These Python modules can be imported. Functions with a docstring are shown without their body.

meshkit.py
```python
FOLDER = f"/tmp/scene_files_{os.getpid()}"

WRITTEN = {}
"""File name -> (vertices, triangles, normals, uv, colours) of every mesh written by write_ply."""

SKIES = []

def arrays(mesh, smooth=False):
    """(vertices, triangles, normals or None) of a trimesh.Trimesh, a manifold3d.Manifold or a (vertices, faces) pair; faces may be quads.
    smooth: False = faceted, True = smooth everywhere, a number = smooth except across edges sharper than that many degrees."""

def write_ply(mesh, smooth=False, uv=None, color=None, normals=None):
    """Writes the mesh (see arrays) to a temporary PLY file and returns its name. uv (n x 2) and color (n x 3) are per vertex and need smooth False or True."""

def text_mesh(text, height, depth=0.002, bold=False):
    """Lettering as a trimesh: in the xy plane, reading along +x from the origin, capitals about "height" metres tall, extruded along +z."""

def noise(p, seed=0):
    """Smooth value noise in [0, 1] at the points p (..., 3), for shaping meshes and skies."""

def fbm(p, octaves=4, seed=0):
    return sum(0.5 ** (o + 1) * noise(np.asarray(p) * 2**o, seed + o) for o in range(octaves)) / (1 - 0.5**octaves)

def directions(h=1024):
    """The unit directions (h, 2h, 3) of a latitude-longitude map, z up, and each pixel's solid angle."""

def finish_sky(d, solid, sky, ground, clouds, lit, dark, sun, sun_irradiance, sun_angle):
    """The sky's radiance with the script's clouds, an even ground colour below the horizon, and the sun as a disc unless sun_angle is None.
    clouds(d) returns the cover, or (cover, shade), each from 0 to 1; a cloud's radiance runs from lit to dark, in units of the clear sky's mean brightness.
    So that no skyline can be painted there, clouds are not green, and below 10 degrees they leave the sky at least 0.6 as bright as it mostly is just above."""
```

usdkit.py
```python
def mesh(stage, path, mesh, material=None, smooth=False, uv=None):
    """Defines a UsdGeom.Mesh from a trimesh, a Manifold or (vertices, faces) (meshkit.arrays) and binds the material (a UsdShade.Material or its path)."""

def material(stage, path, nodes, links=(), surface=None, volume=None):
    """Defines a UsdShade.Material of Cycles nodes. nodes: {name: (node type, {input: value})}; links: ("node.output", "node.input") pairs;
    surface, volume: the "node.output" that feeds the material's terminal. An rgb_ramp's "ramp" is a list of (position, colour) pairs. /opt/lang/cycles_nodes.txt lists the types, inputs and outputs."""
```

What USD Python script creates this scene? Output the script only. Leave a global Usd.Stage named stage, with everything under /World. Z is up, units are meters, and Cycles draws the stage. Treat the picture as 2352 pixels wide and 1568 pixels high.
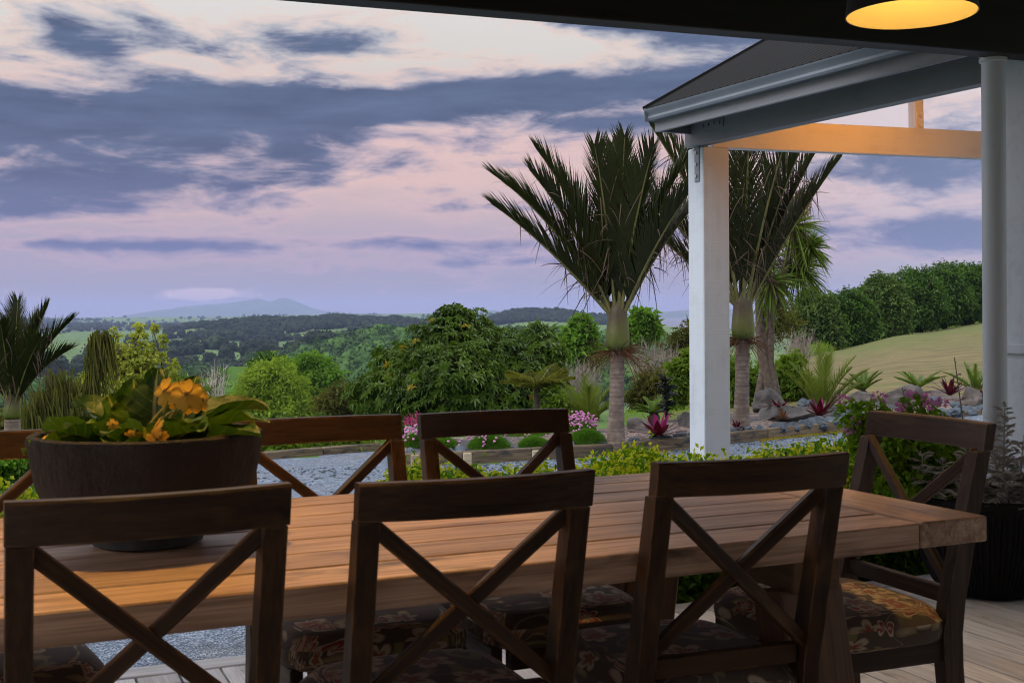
import math, numpy as np, trimesh, usdkit, meshkit
from pxr import Usd, UsdGeom, UsdLux, UsdShade, Gf, Sdf, Vt

stage = Usd.Stage.CreateInMemory()
UsdGeom.SetStageUpAxis(stage, 'Z')
UsdGeom.SetStageMetersPerUnit(stage, 1.0)
UsdGeom.Xform.Define(stage, '/World')
UsdGeom.Scope.Define(stage, '/World/Looks')

# ---------------------------------------------------------------- camera
F, CX, CY, TH = 2750.0, 1176.0, 720.7, .0058          # lens in photo pixels (2352 wide), centre, level line, roll
EYE = np.array([0, 0, 1.22])
RV = np.array([math.cos(TH), 0, -math.sin(TH)]); UV = np.array([math.sin(TH), 0, math.cos(TH)])
cam = UsdGeom.Camera.Define(stage, '/World/camera')
cam.CreateHorizontalApertureAttr(36.0); cam.CreateVerticalApertureAttr(24.0)
cam.CreateFocalLengthAttr(36.0 * F / 2352)
cam.CreateVerticalApertureOffsetAttr(-(784 - CY) / 2352 * 36.0)
cam.CreateHorizontalApertureOffsetAttr(0.0)
cam.CreateClippingRangeAttr(Gf.Vec2f(.05, 60000))
cam.CreateFStopAttr(13.0); cam.CreateFocusDistanceAttr(9.0)
cam.CreateExposureAttr(0.0)
cam.AddTransformOp().Set(Gf.Matrix4d(*RV, 0, *UV, 0, 0, -1, 0, 0, *EYE, 1))


def ray(x, y): return RV * (x - CX) / F + UV * (CY - y) / F + np.array([0, 1.0, 0])
def at(x, y, d): return EYE + ray(x, y) * d
def on(x, y, z):
    r = ray(x, y); return EYE + r * (z - EYE[2]) / r[2]
def lin(r, g, b): return tuple((c / 255 / 12.92) if c <= 10 else ((c / 255 + .055) / 1.055) ** 2.4 for c in (r, g, b))


# ---------------------------------------------------------------- material language
class G:
    def __init__(s): s.n, s.l = {}, []
    def a(s, kind, out, **inp):
        name = 'n%d' % len(s.n); vals = {}
        s.n[name] = (kind, vals)
        for k, v in inp.items():
            if isinstance(v, str) and '.' in v: s.l.append((v, name + '.' + k))
            else: vals[k] = v
        return name + '.' + out
    def m(s, op, x, y=0.0, z=0.0, clamp=False): return s.a('math', 'value', math_type=op, value1=x, value2=y, value3=z, use_clamp=clamp)
    def mixc(s, f, a, b, t='mix'): return s.a('mix', 'color', mix_type=t, fac=f, color1=a, color2=b)
    def obj(s): return s.a('texture_coordinate', 'object')
    def pos(s): return s.a('geometry', 'position')
    def map(s, v, scale=(1, 1, 1), loc=(0, 0, 0), rot=(0, 0, 0)): return s.a('mapping', 'vector', vector=v, scale=scale, location=loc, rotation=rot)
    def noise(s, v, scale, detail=3.0, rough=.55, out='fac', **k): return s.a('noise_texture', out, vector=v, scale=scale, detail=detail, roughness=rough, **k)
    def ramp(s, f, stops): return s.a('rgb_ramp', 'color', fac=f, ramp=stops)
    def smooth(s, v, lo, hi, a=0.0, b=1.0): return s.a('map_range', 'result', range_type='smoothstep', value=v, from_min=lo, from_max=hi, to_min=a, to_max=b, clamp=True)
    def bump(s, h, strength=.3, dist=.01): return s.a('bump', 'normal', height=h, strength=strength, distance=dist)
    def pbr(s, **k): return s.a('principled_bsdf', 'BSDF', **k)
    def done(s, name, surf=None, vol=None): return usdkit.material(stage, '/World/Looks/' + name, s.n, s.l, surface=surf, volume=vol)


# ---------------------------------------------------------------- sky and sun
SUN_EL, SUN_AZ = math.radians(46), math.radians(-122)          # behind the camera to the left, a low veiled sun
STR = .15


def make_sky():
    g = G()
    d = g.a('vector_math', 'vector', math_type='normalize', vector1=g.a('texture_coordinate', 'generated'))
    sp = g.a('separate_xyz', 'x', vector=d); nm = sp.split('.')[0]
    x, y, z = nm + '.x', nm + '.y', nm + '.z'
    az = g.m('arctan2', x, y); el = g.m('arcsine', z)
    sky = g.a('sky_texture', 'color', sky_type='single_scattering', sun_disc=False, sun_elevation=SUN_EL, sun_rotation=SUN_AZ, altitude=100.0, aerosol_density=1.5)
    k = 1 / STR
    def c(*rgb): return tuple(v * k for v in lin(*rgb))
    E = lambda py: (720 - py) / F / .5                  # ramp position: elevation / 0.5 rad
    fe = g.m('multiply', g.m('maximum', el, 0.0), 2.0)
    warp = g.noise(g.a('combine_xyz', 'vector', x=g.m('multiply', az, 3.0), y=g.m('multiply', el, 22.0), z=0.0), 1.0, 4.0, .6)
    fw = g.m('add', fe, g.m('multiply', g.m('subtract', warp, .5), .10))
    cols = [(0.0, c(166, 150, 168)), (E(640), c(166, 153, 176)), (E(570), c(178, 160, 182)), (E(500), c(202, 174, 180)), (E(420), c(228, 190, 182)),
            (E(330), c(230, 192, 188)), (E(230), c(226, 204, 196)), (E(130), c(226, 217, 206)), (.6, tuple(v * k for v in (.86, .85, .83))), (1.0, tuple(v * k for v in (1.60, 1.70, 1.86)))]
    grad = g.ramp(fw, cols)
    # paler, bluer to the right of the view
    right = g.smooth(az, .10, .42)
    cool = g.ramp(fe, [(0.0, c(172, 160, 174)), (E(600), c(188, 178, 190)), (E(480), c(214, 200, 208)), (E(330), c(226, 212, 214)), (E(200), c(226, 216, 214)), (.6, tuple(v * k for v in (.86, .85, .83))), (1.0, tuple(v * k for v in (1.60, 1.70, 1.86)))])
    grad = g.mixc(right, grad, cool)
    base = g.mixc(.9, sky, grad)
    # clouds: flattened noise, thick where the banks stand
    nv = g.a('combine_xyz', 'vector', x=g.m('multiply', az, 9.5), y=g.m('multiply', el, 34.0), z=3.3)
    n1 = g.noise(nv, 1.0, 7.0, .60, distortion=.35)
    nv2 = g.a('combine_xyz', 'vector', x=g.m('multiply', az, 3.2), y=g.m('multiply', el, 12.0), z=7.7)
    n2 = g.noise(nv2, 1.0, 3.0, .5)
    banks = [(60, 270, 640, 72, 1, .60), (620, 262, 420, 50, 4, .46), (1100, 232, 480, 40, 2, .50), (40, 365, 560, 56, 0, .54), (60, 440, 440, 36, 2, .44), (150, 492, 420, 25, 3, .50),
             (190, 118, 125, 44, -4, .38), (440, 110, 180, 40, 0, .38), (310, 172, 125, 26, -8, .38), (720, 105, 115, 32, 0, .32), (745, 182, 95, 18, 0, .28), (960, 165, 60, 14, 0, .16),
             (700, 372, 220, 46, 0, .43), (640, 425, 200, 16, 2, .22), (80, 5, 260, 30, 0, .36), (1500, 60, 440, 44, -7, .66), (1440, 212, 380, 56, 3, .46), (1300, 288, 260, 22, 0, .32), (1150, 385, 260, 12, 0, .14),
             (850, 560, 580, 20, 0, .40), (230, 567, 240, 11, 0, .30), (1130, 602, 330, 12, 0, .24), (2090, 418, 270, 56, 0, .52), (2090, 548, 330, 46, 0, .34), (1200, 478, 220, 12, 0, .16),
             (-1500, 250, 900, 140, 0, .45), (3600, 300, 900, 150, 0, .45), (500, -700, 2000, 120, 0, .25)]
    tot = None
    for (px, py, rx, ry, rot, w) in banks:
        a0, e0 = (px - CX) / F, (720 - py) / F
        ca, sa = math.cos(math.radians(rot)), math.sin(math.radians(rot))
        da, de = g.m('subtract', az, a0), g.m('subtract', el, e0)
        u = g.m('multiply', g.m('multiply_add', da, ca, g.m('multiply', de, sa)), F / rx)
        v = g.m('multiply', g.m('multiply_add', de, ca, g.m('multiply', da, -sa)), F / ry)
        q = g.m('multiply_add', u, u, g.m('multiply', v, v))
        b = g.m('multiply', g.m('exponent', g.m('multiply', q, -1.0)), w)
        tot = b if tot is None else g.m('add', tot, b)
    f = g.m('add', g.m('add', tot, g.m('multiply', g.m('subtract', n1, .5), 1.5)), g.m('multiply', g.m('subtract', n2, .5), .25))
    n3 = g.noise(g.a('combine_xyz', 'vector', x=g.m('multiply', az, 22.0), y=g.m('multiply', el, 72.0), z=5.1), 1.0, 7.0, .62, distortion=.4)
    f = g.m('add', f, g.m('multiply', g.m('subtract', n3, .5), .52))
    f = g.m('add', f, g.smooth(el, .01, .06, -.25, 0.0))
    cover = g.smooth(f, .0, .46)
    thick = g.smooth(f, .14, .52)
    lowc = g.smooth(el, .04, .14)
    thin_col = g.mixc(lowc, c(142, 134, 172), c(136, 142, 172))
    thick_col = g.mixc(lowc, c(104, 112, 156), g.ramp(g.noise(g.a('combine_xyz', 'vector', x=g.m('multiply', az, 9.0), y=g.m('multiply', el, 50.0), z=9.0), 1.0, 6.0, .6), [(.3, c(44, 70, 108)), (.7, c(82, 104, 140))]))
    thick_col = g.mixc(g.m('multiply', right, .6), thick_col, c(120, 136, 170))
    ccol = g.mixc(thick, thin_col, thick_col)
    rim = g.m('multiply', g.smooth(f, -.08, .08), g.smooth(f, .10, .24, 1.0, 0.0))
    base = g.mixc(g.m('multiply', rim, .35), base, g.mixc(lowc, c(214, 178, 190), c(246, 206, 190)))
    out = g.mixc(g.m('multiply', cover, .93), base, ccol)
    # small pale cap cloud over the far mountain
    cap = g.noise(g.a('combine_xyz', 'vector', x=g.m('multiply', az, 60.0), y=g.m('multiply', el, 110.0), z=1.0), 1.0, 4.0, .55)
    da, de = g.m('subtract', az, (485 - CX) / F), g.m('subtract', el, (720 - 672) / F)
    q = g.m('add', g.m('power', g.m('absolute', g.m('multiply', da, F / 105)), 2.0), g.m('power', g.m('absolute', g.m('multiply', de, F / 15)), 2.0))
    cc = g.smooth(g.m('add', g.m('exponent', g.m('multiply', q, -1.0)), g.m('multiply', g.m('subtract', cap, .5), 1.2)), .25, .7)
    out = g.mixc(g.m('multiply', cc, .95), out, c(222, 196, 204))
    s = g.a('background_shader', 'background', color=out, strength=STR)
    mat = g.done('sky_look', s)
    dome = UsdLux.DomeLight.Define(stage, '/World/sky')
    dome.CreateIntensityAttr(1.0)
    UsdShade.MaterialBindingAPI.Apply(dome.GetPrim()).Bind(mat)
    dome.GetPrim().SetCustomDataByKey('kind', 'structure')


make_sky()
sun = UsdLux.DistantLight.Define(stage, '/World/sun')
sun.CreateNormalizeAttr(True); sun.CreateIntensityAttr(.75); sun.CreateAngleAttr(46.0); sun.CreateColorAttr(Gf.Vec3f(1, .96, .92))
sd = np.array([math.sin(SUN_AZ) * math.cos(SUN_EL), math.cos(SUN_AZ) * math.cos(SUN_EL), math.sin(SUN_EL)])
_x = np.cross([0, 0, 1.0], sd); _x /= np.linalg.norm(_x); _y = np.cross(sd, _x)
sun.AddTransformOp().Set(Gf.Matrix4d(*_x, 0, *_y, 0, *sd, 0, 0, 0, 0, 1))

# ---------------------------------------------------------------- scene helpers
taken = {}


def path_of(name, parent=None):
    base = str(parent.GetPath()) if parent else '/World'
    k = base + '/' + name; n = taken.get(k, 0); taken[k] = n + 1
    return k if n == 0 else '%s_%03d' % (k, n)


def tag(p, label=None, cat=None, group=None, kind=None):
    p = p.GetPrim() if hasattr(p, 'GetPrim') else p
    for k, v in (('label', label), ('category', cat), ('group', group), ('kind', kind)):
        if v: p.SetCustomDataByKey(k, v)
    return p


def frame(o, x, y=None, z=None):
    """4x4 row matrix with origin o, x axis x, z axis near z."""
    x = np.asarray(x, float); x = x / np.linalg.norm(x)
    z = np.array([0, 0, 1.0]) if z is None else np.asarray(z, float)
    y = np.cross(z, x); n = np.linalg.norm(y)
    if n < 1e-6: y = np.cross([0, 1.0, 0], x); n = np.linalg.norm(y)
    y /= n; z = np.cross(x, y)
    m = np.eye(4); m[0, :3], m[1, :3], m[2, :3], m[3, :3] = x, y, z, o
    return m


def thing(name, label, cat, loc=(0, 0, 0), rot=0.0, group=None):
    p = UsdGeom.Xform.Define(stage, path_of(name))
    p.AddTranslateOp().Set(Gf.Vec3d(*map(float, loc)))
    if rot: p.AddRotateZOp().Set(float(rot))
    return tag(p, label, cat, group)


def obj(name, mesh, mat, parent=None, smooth=False, mtx=None, **k):
    m = usdkit.mesh(stage, path_of(name, parent), mesh, mat, smooth=smooth)
    if mtx is not None: UsdGeom.Xformable(m).AddTransformOp().Set(Gf.Matrix4d(*np.asarray(mtx, float).ravel()))
    if k: tag(m, **k)
    return m.GetPrim()


def copy_of(root, loc, rot, label, group=None, cat=None):
    """another instance of a thing (with its parts) at a place of its own"""
    p = UsdGeom.Xform.Define(stage, path_of(root.GetName()))
    p.AddTranslateOp().Set(Gf.Vec3d(*map(float, loc))); p.AddRotateZOp().Set(float(rot))
    q = p.GetPrim(); q.GetReferences().AddInternalReference(root.GetPath()); q.SetInstanceable(True)
    return tag(q, label, cat or root.GetCustomDataByKey('category'), group)


_cb = {}
def cbox(sx, sy, sz, c=.003):
    k = (round(sx, 4), round(sy, 4), round(sz, 4), c)
    if k not in _cb:
        h = np.array([sx, sy, sz]) / 2; P = []
        for s in np.ndindex(2, 2, 2):
            sg = np.array(s) * 2 - 1
            for a in range(3):
                q = h - c; q[a] = h[a]; P.append(sg * q)
        m = trimesh.convex.convex_hull(np.array(P)); _cb[k] = (np.array(m.vertices), np.array(m.faces))
    v, f = _cb[k]; return v.copy(), f


def bar(name, p0, p1, w, t, mat, parent=None, up=None, c=.003, **k):
    """a squared timber from p0 to p1: w across (local y), t along local z; the grain runs along its local x"""
    p0, p1 = np.asarray(p0, float), np.asarray(p1, float); L = np.linalg.norm(p1 - p0)
    return obj(name, cbox(L, w, t, c), mat, parent, mtx=frame((p0 + p1) / 2, p1 - p0, z=up), **k)


def join(parts):
    V, Fs, n = [], [], 0
    for v, f in parts:
        V.append(np.asarray(v)); Fs.append(np.asarray(f) + n); n += len(v)
    return np.vstack(V), np.vstack(Fs)


def quads(f):
    f = np.asarray(f); return np.vstack([f[:, [0, 1, 2]], f[:, [0, 2, 3]]])


def tube(pts, rad, sides=8, cap=True):
    p = np.asarray(pts, float); rad = np.broadcast_to(rad, (len(p),)).astype(float)
    t = np.gradient(p, axis=0); t /= np.linalg.norm(t, axis=1, keepdims=True) + 1e-12
    a = np.cross(t, np.where(np.abs(t[:, 2:]) < .9, [0, 0, 1.0], [1.0, 0, 0])); a /= np.linalg.norm(a, axis=1, keepdims=True)
    b = np.cross(t, a); an = np.arange(sides) * 2 * np.pi / sides
    v = p[:, None] + rad[:, None, None] * (np.cos(an)[None, :, None] * a[:, None] + np.sin(an)[None, :, None] * b[:, None])
    i, j = np.meshgrid(np.arange(len(p) - 1), np.arange(sides), indexing='ij')
    q = np.stack([i * sides + j, i * sides + (j + 1) % sides, (i + 1) * sides + (j + 1) % sides, (i + 1) * sides + j], -1).reshape(-1, 4)
    v = v.reshape(-1, 3); f = quads(q)
    if cap:
        v = np.vstack([v, p[0], p[-1]]); n = len(v); k = np.arange(sides)
        f = np.vstack([f, np.stack([np.full(sides, n - 2), (k + 1) % sides, k], 1), np.stack([np.full(sides, n - 1), n - 2 - sides + k, n - 2 - sides + (k + 1) % sides], 1)])
    return v, f


def lathe(prof, sides=48, ripple=None):
    prof = np.asarray(prof, float); an = np.arange(sides) * 2 * np.pi / sides
    r = prof[:, 0][:, None] * np.ones(sides)
    if ripple is not None: r = r + ripple(an, prof)
    v = np.stack([r * np.cos(an), r * np.sin(an), prof[:, 1][:, None] * np.ones(sides)], -1).reshape(-1, 3)
    i, j = np.meshgrid(np.arange(len(prof) - 1), np.arange(sides), indexing='ij')
    q = np.stack([i * sides + j, i * sides + (j + 1) % sides, (i + 1) * sides + (j + 1) % sides, (i + 1) * sides + j], -1).reshape(-1, 4)
    return v, quads(q)


def unit(v): return v / (np.linalg.norm(v, axis=-1, keepdims=True) + 1e-12)


def leaves(P, D, L, W, rng, N=None, fold=.2, droop=.12):
    """many small folded leaves: base P, direction D, facing N"""
    n = len(P); L = np.broadcast_to(L, (n,))[:, None]; W = np.broadcast_to(W, (n,))[:, None]
    D = unit(D); N = rng.normal(size=(n, 3)) if N is None else N
    S = unit(np.cross(D, N)); U = np.cross(S, D)
    mid = P + D * L * .48 + U * fold * W
    tip = P + D * L - np.array([0, 0, 1.0]) * droop * L
    v = np.stack([P, mid + S * W * .5, tip, mid - S * W * .5], 1).reshape(-1, 3)
    k = np.arange(n)[:, None] * 4
    return v, np.vstack([k + [0, 1, 2], k + [0, 2, 3]])


def straps(P, D, L, W, rng, N=None, bend=.2, seg=4, taper=.85, twist=0.0, prof=None):
    """long narrow leaves bending under their weight"""
    n = len(P); L = np.broadcast_to(L, (n,))[:, None]; W = np.broadcast_to(W, (n,))[:, None]; bend = np.broadcast_to(bend, (n,))[:, None]
    D = unit(D); N = rng.normal(size=(n, 3)) if N is None else N
    S = unit(np.cross(D, N)); out = []
    for t in np.linspace(0, 1, seg + 1):
        c = P + D * L * t + np.array([0, 0, -1.0]) * bend * L * t * t
        w = W * (prof(t) if prof else (1 - taper * t ** 1.6)) * .5
        out += [c + S * w, c - S * w]
    v = np.stack(out, 1); m = 2 * (seg + 1); v = v.reshape(-1, 3)
    k = np.arange(n)[:, None] * m; f = []
    for s in range(seg):
        b = k + 2 * s; f += [np.hstack([b, b + 1, b + 3]), np.hstack([b, b + 3, b + 2])]
    return v, np.vstack(f)


def frond(o, az, lean, L, wid, n, rng, curve=.35, ang=40, stiff=.12, fold=35, start=.12, lw=.022, dead=0.0):
    """a feather leaf: curved midrib with two rows of narrow leaflets"""
    h = np.array([math.cos(az), math.sin(az), 0]); up = np.array([0, 0, 1.0])
    t = np.linspace(0, 1, 14); ph = lean + curve * t ** 1.5
    seg = L / 13 * (np.sin(ph)[:, None] * h + np.cos(ph)[:, None] * up)
    mid = o + np.vstack([np.zeros(3), np.cumsum(seg[:-1], 0)])
    side = np.cross(h, up)
    s = np.sort(np.concatenate([np.linspace(start, 1, n), np.linspace(start + .004, .995, n)])) + rng.normal(0, .003, 2 * n)
    s = np.clip(s, 0, .999); sg = np.where(np.arange(2 * n) % 2 == 0, 1.0, -1.0)[:, None]
    B = np.stack([np.interp(s, t, mid[:, k]) for k in range(3)], 1)
    T = unit(np.stack([np.interp(s, t, seg[:, k]) for k in range(3)], 1))
    Nn = np.cross(side[None] * np.ones_like(T), T)
    a = np.radians(ang * (1 - .55 * s) + rng.normal(0, 3, 2 * n))[:, None]; fo = math.radians(fold)
    D = T * np.cos(a) + np.sin(a) * (sg * side * math.cos(fo) + Nn * math.sin(fo))
    ln = wid * (.35 + .65 * np.sin(np.pi * np.clip(s * .86 + .12, 0, 1)) ** .6) * (1 - .35 * s ** 6) * np.where(rng.random(2 * n) < .12 + dead * .12, rng.uniform(.45, .8, 2 * n), rng.uniform(.86, 1.06, 2 * n))
    keep = rng.random(2 * n) > dead * .3
    lv = straps(B[keep], D[keep], ln[keep], lw, rng, N=np.cross(D, T)[keep], bend=stiff * rng.uniform(.3, 1.6, keep.sum()) + np.where(rng.random(keep.sum()) < .08 * dead, .5, 0), seg=3, taper=.95)
    rib = tube(mid, np.linspace(.026, .005, 14) * L / 2.2, 5)
    return lv, rib, mid


def blob(r, seed, n=2, amp=.3, freq=1.6):
    m = trimesh.creation.icosphere(n, 1.0); v = np.array(m.vertices)
    d = 1 + amp * (meshkit.fbm(v * freq + seed * 7.3, 3, seed) * 2 - 1)
    return v * d[:, None] * np.asarray(r), np.array(m.faces)


# ---------------------------------------------------------------- looks
GAIN = dict.fromkeys('palm_leaf dead_leaf husk_brown panicle_cream black_leaf pink_petal magenta_petal silver_leaf primrose_petal bromeliad_leaf bromeliad_heart puka_old_leaf weed_leaf'.split(), 1.0)


def leaf_look(name, cols, rough=.45, trans=.35, spec=.4, tint=None):
    k = GAIN.get(name, 3.4 if name in ('dark_tree_leaf', 'grey_green_leaf') else 2.5 if name in ('puka_leaf', 'mid_green_leaf', 'willow_leaf', 'birch_leaf', 'rimu_leaf') else 1.9); cols = [tuple(min(.75, c * k * w) for c, w in zip(x, (1.12, 1.0, .62) if k > 1 else (1, 1, 1))) for x in cols]; spec *= .35
    """cols: dark..light linear colours spread leaf by leaf"""
    g = G(); r = g.a('geometry', 'random_per_island')
    n = g.noise(g.pos(), 1.3, 2.0)
    f = g.m('add', g.m('multiply', r, .6), g.m('multiply', n, .4))
    c = g.ramp(f, [(.15 + .7 * i / max(1, len(cols) - 1), x) for i, x in enumerate(cols)])
    p = g.pbr(base_color=c, roughness=rough, specular_ior_level=spec)
    if not trans: return g.done(name, p)
    t = g.a('translucent_bsdf', 'BSDF', color=g.mixc(1.0, c, tint or (1.15, 1.2, .6), 'multiply'))
    return g.done(name, g.a('mix_closure', 'closure', fac=trans, closure1=p, closure2=t))


def wood_look(name, dark, light, scale=1.0, rough=.5, bump=.25, grain=(1.2, 18, 18), spots=None, coat=0.0, spec=.4, wear=None):
    g = G(); o = g.obj(); rnd = g.a('object_info', 'random')
    off = g.a('vector_math', 'vector', math_type='add', vector1=o, vector2=g.a('combine_xyz', 'vector', x=g.m('multiply', rnd, 37.0), y=g.m('multiply', rnd, 11.0), z=g.m('multiply', rnd, 5.0)))
    v = g.map(off, scale=tuple(scale * k for k in grain))
    n = g.noise(v, 1.6, 5.0, .62, distortion=.6); fine = g.noise(g.map(off, scale=(4 * scale, 160 * scale, 160 * scale)), 1.0, 2.0, .6)
    f = g.m('add', g.m('multiply', n, .6), g.m('multiply', fine, .4))
    c = g.ramp(f, [(.32, dark), (.66, light)])
    c = g.mixc(1.0, c, g.ramp(rnd, [(0, (.68, .66, .64)), (1, (1.18, 1.15, 1.12))]), 'multiply')
    if spots:
        s = g.smooth(g.noise(g.map(off, scale=(3, 9, 9)), 1.0, 4.0, .6), *spots[1:])
        c = g.mixc(s, c, spots[0])
    if wear:
        bv = g.a('bevel', 'bevel', radius=.007, samples=4); nn_ = g.a('geometry', 'normal')
        e = g.smooth(g.m('subtract', 1.0, g.a('vector_math', 'value', math_type='dot_product', vector1=bv, vector2=nn_)), .015, .14)
        e = g.m('multiply', e, g.smooth(g.noise(off, 16.0, 4.0, .65), .38, .62))
        c = g.mixc(g.m('multiply', e, .8), c, wear)
    b = g.bump(f, bump, .004)
    return g.done(name, g.pbr(base_color=c, roughness=g.ramp(fine, [(.2, (rough - .1,) * 3), (.8, (rough + .12,) * 3)]), normal=b, coat_weight=coat, coat_roughness=.25, specular_ior_level=spec))


def plain_look(name, c1, c2, scale=6.0, rough=.6, bump=.1, dist=.01, detail=4.0, **k):
    g = G(); o = g.obj(); n = g.noise(o, scale, detail, .6)
    return g.done(name, g.pbr(base_color=g.ramp(n, [(.3, c1), (.7, c2)]), roughness=rough, normal=g.bump(n, bump, dist), **k))


M = {}
M['chair'] = wood_look('chair_wood', (.013, .0052, .0022), (.076, .034, .013), 1.0, .5, .3, spots=((.15, .070, .026), .56, .76), spec=.3, wear=(.24, .12, .055))
M['grey_chair'] = wood_look('weathered_chair_wood', (.030, .019, .014), (.105, .074, .058), 1.0, .65, .3, spec=.25, wear=(.20, .15, .12))
M['table'] = wood_look('table_wood', (.22, .105, .060), (.74, .51, .365), 1.0, .52, .35, spots=((.15, .085, .06), .56, .74), coat=.05, wear=(.10, .055, .035))
M['table_leg'] = wood_look('table_leg_wood', (.09, .04, .018), (.24, .115, .05), 1.0, .5, .3)
M['deck'] = wood_look('deck_wood', (.33, .34, .37), (.66, .675, .72), 1.0, .7, .45, spots=((.20, .18, .17), .56, .76))
M['beam'] = wood_look('dark_beam_wood', (.006, .0045, .0035), (.018, .0125, .009), 1.0, .6, .2)
M['ceiling'] = wood_look('ceiling_wood', (.10, .07, .045), (.20, .14, .09), 1.0, .7, .2)
M['sleeper'] = wood_look('sleeper_wood', (.028, .024, .019), (.20, .15, .09), 1.0, .85, .6, spots=((.03, .027, .024), .50, .66))
M['stake'] = wood_look('stake_wood', (.20, .17, .11), (.42, .37, .26), 1.0, .85, .5)


def paint_look(name, c, rough=.5, sc=(260, 5, 5)):
    g = G(); o = g.obj()
    saw = g.noise(g.map(o, scale=sc), 1.0, 3.0, .6); run = g.noise(g.map(o, scale=tuple(30 if q < 100 else 1.2 for q in sc)), 1.0, 4.0, .6); dirt = g.noise(o, 5.0, 5.0, .62)
    col = g.mixc(g.smooth(g.m('add', g.m('multiply', dirt, .6), g.m('multiply', run, .4)), .46, .72, 0, .5), c, tuple(v * .66 for v in c)); col = g.mixc(g.smooth(saw, .55, .75, 0, .10), col, tuple(v * .55 for v in c))
    return g.done(name, g.pbr(base_color=col, roughness=rough, normal=g.bump(g.m('add', saw, g.m('multiply', dirt, .4)), .26, .004)))


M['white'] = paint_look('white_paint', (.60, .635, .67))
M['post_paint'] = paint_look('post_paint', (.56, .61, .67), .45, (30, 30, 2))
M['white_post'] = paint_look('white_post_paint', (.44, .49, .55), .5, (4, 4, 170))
M['grey_paint'] = paint_look('grey_paint', (.165, .18, .205), .45)
M['gutter'] = plain_look('gutter_steel', (.115, .14, .175), (.145, .17, .205), 3.0, .40, .02)
M['pipe'] = plain_look('pipe_paint', (.50, .55, .61), (.56, .60, .66), 2.0, .4, .03)
M['bolt'] = plain_look('bolt_zinc', (.35, .36, .38), (.5, .5, .52), 40.0, .45, .1, metallic=.6)
M['wall'] = plain_look('house_wall_paint', (.62, .58, .52), (.68, .64, .58), 2.0, .8, .05)
M['roof'] = plain_look('roof_steel', (.005, .005, .0055), (.009, .009, .010), 1.0, .7, .03, specular_ior_level=.15)
M['lamp_out'] = plain_look('lamp_black', (.008, .007, .006), (.014, .012, .010), 8.0, .5, .05)
M['lamp_in'] = plain_look('lamp_bronze', (.20, .18, .112), (.21, .187, .118), 3.0, .8, .0, specular_ior_level=.1)


def stone_look(name, dark, light, scale=9.0):
    g = G(); o = g.obj(); n = g.noise(o, scale, 8.0, .65); v = g.a('voronoi_texture', 'distance', vector=o, scale=scale * 1.7)
    w = g.smooth(g.noise(g.map(o, scale=(1, 1, 3)), scale * .5, 4.0, .6), .54, .66)
    c = g.mixc(g.m('multiply', w, .6), g.ramp(n, [(.3, dark), (.72, light)]), tuple(min(.6, k * 1.5) for k in light))
    c = g.mixc(1.0, c, g.ramp(g.a('object_info', 'random'), [(0, (.72, .74, .78)), (1, (1.2, 1.16, 1.12))]), 'multiply')
    return g.done(name, g.pbr(base_color=c, roughness=.82, normal=g.bump(g.m('add', n, g.m('multiply', v, .5)), .6, .02)))


M['boulder'] = stone_look('boulder_stone', (.030, .027, .026), (.105, .094, .088), 5.0)
M['rock'] = stone_look('blue_rock', (.020, .028, .038), (.095, .122, .155), 14.0)


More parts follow.
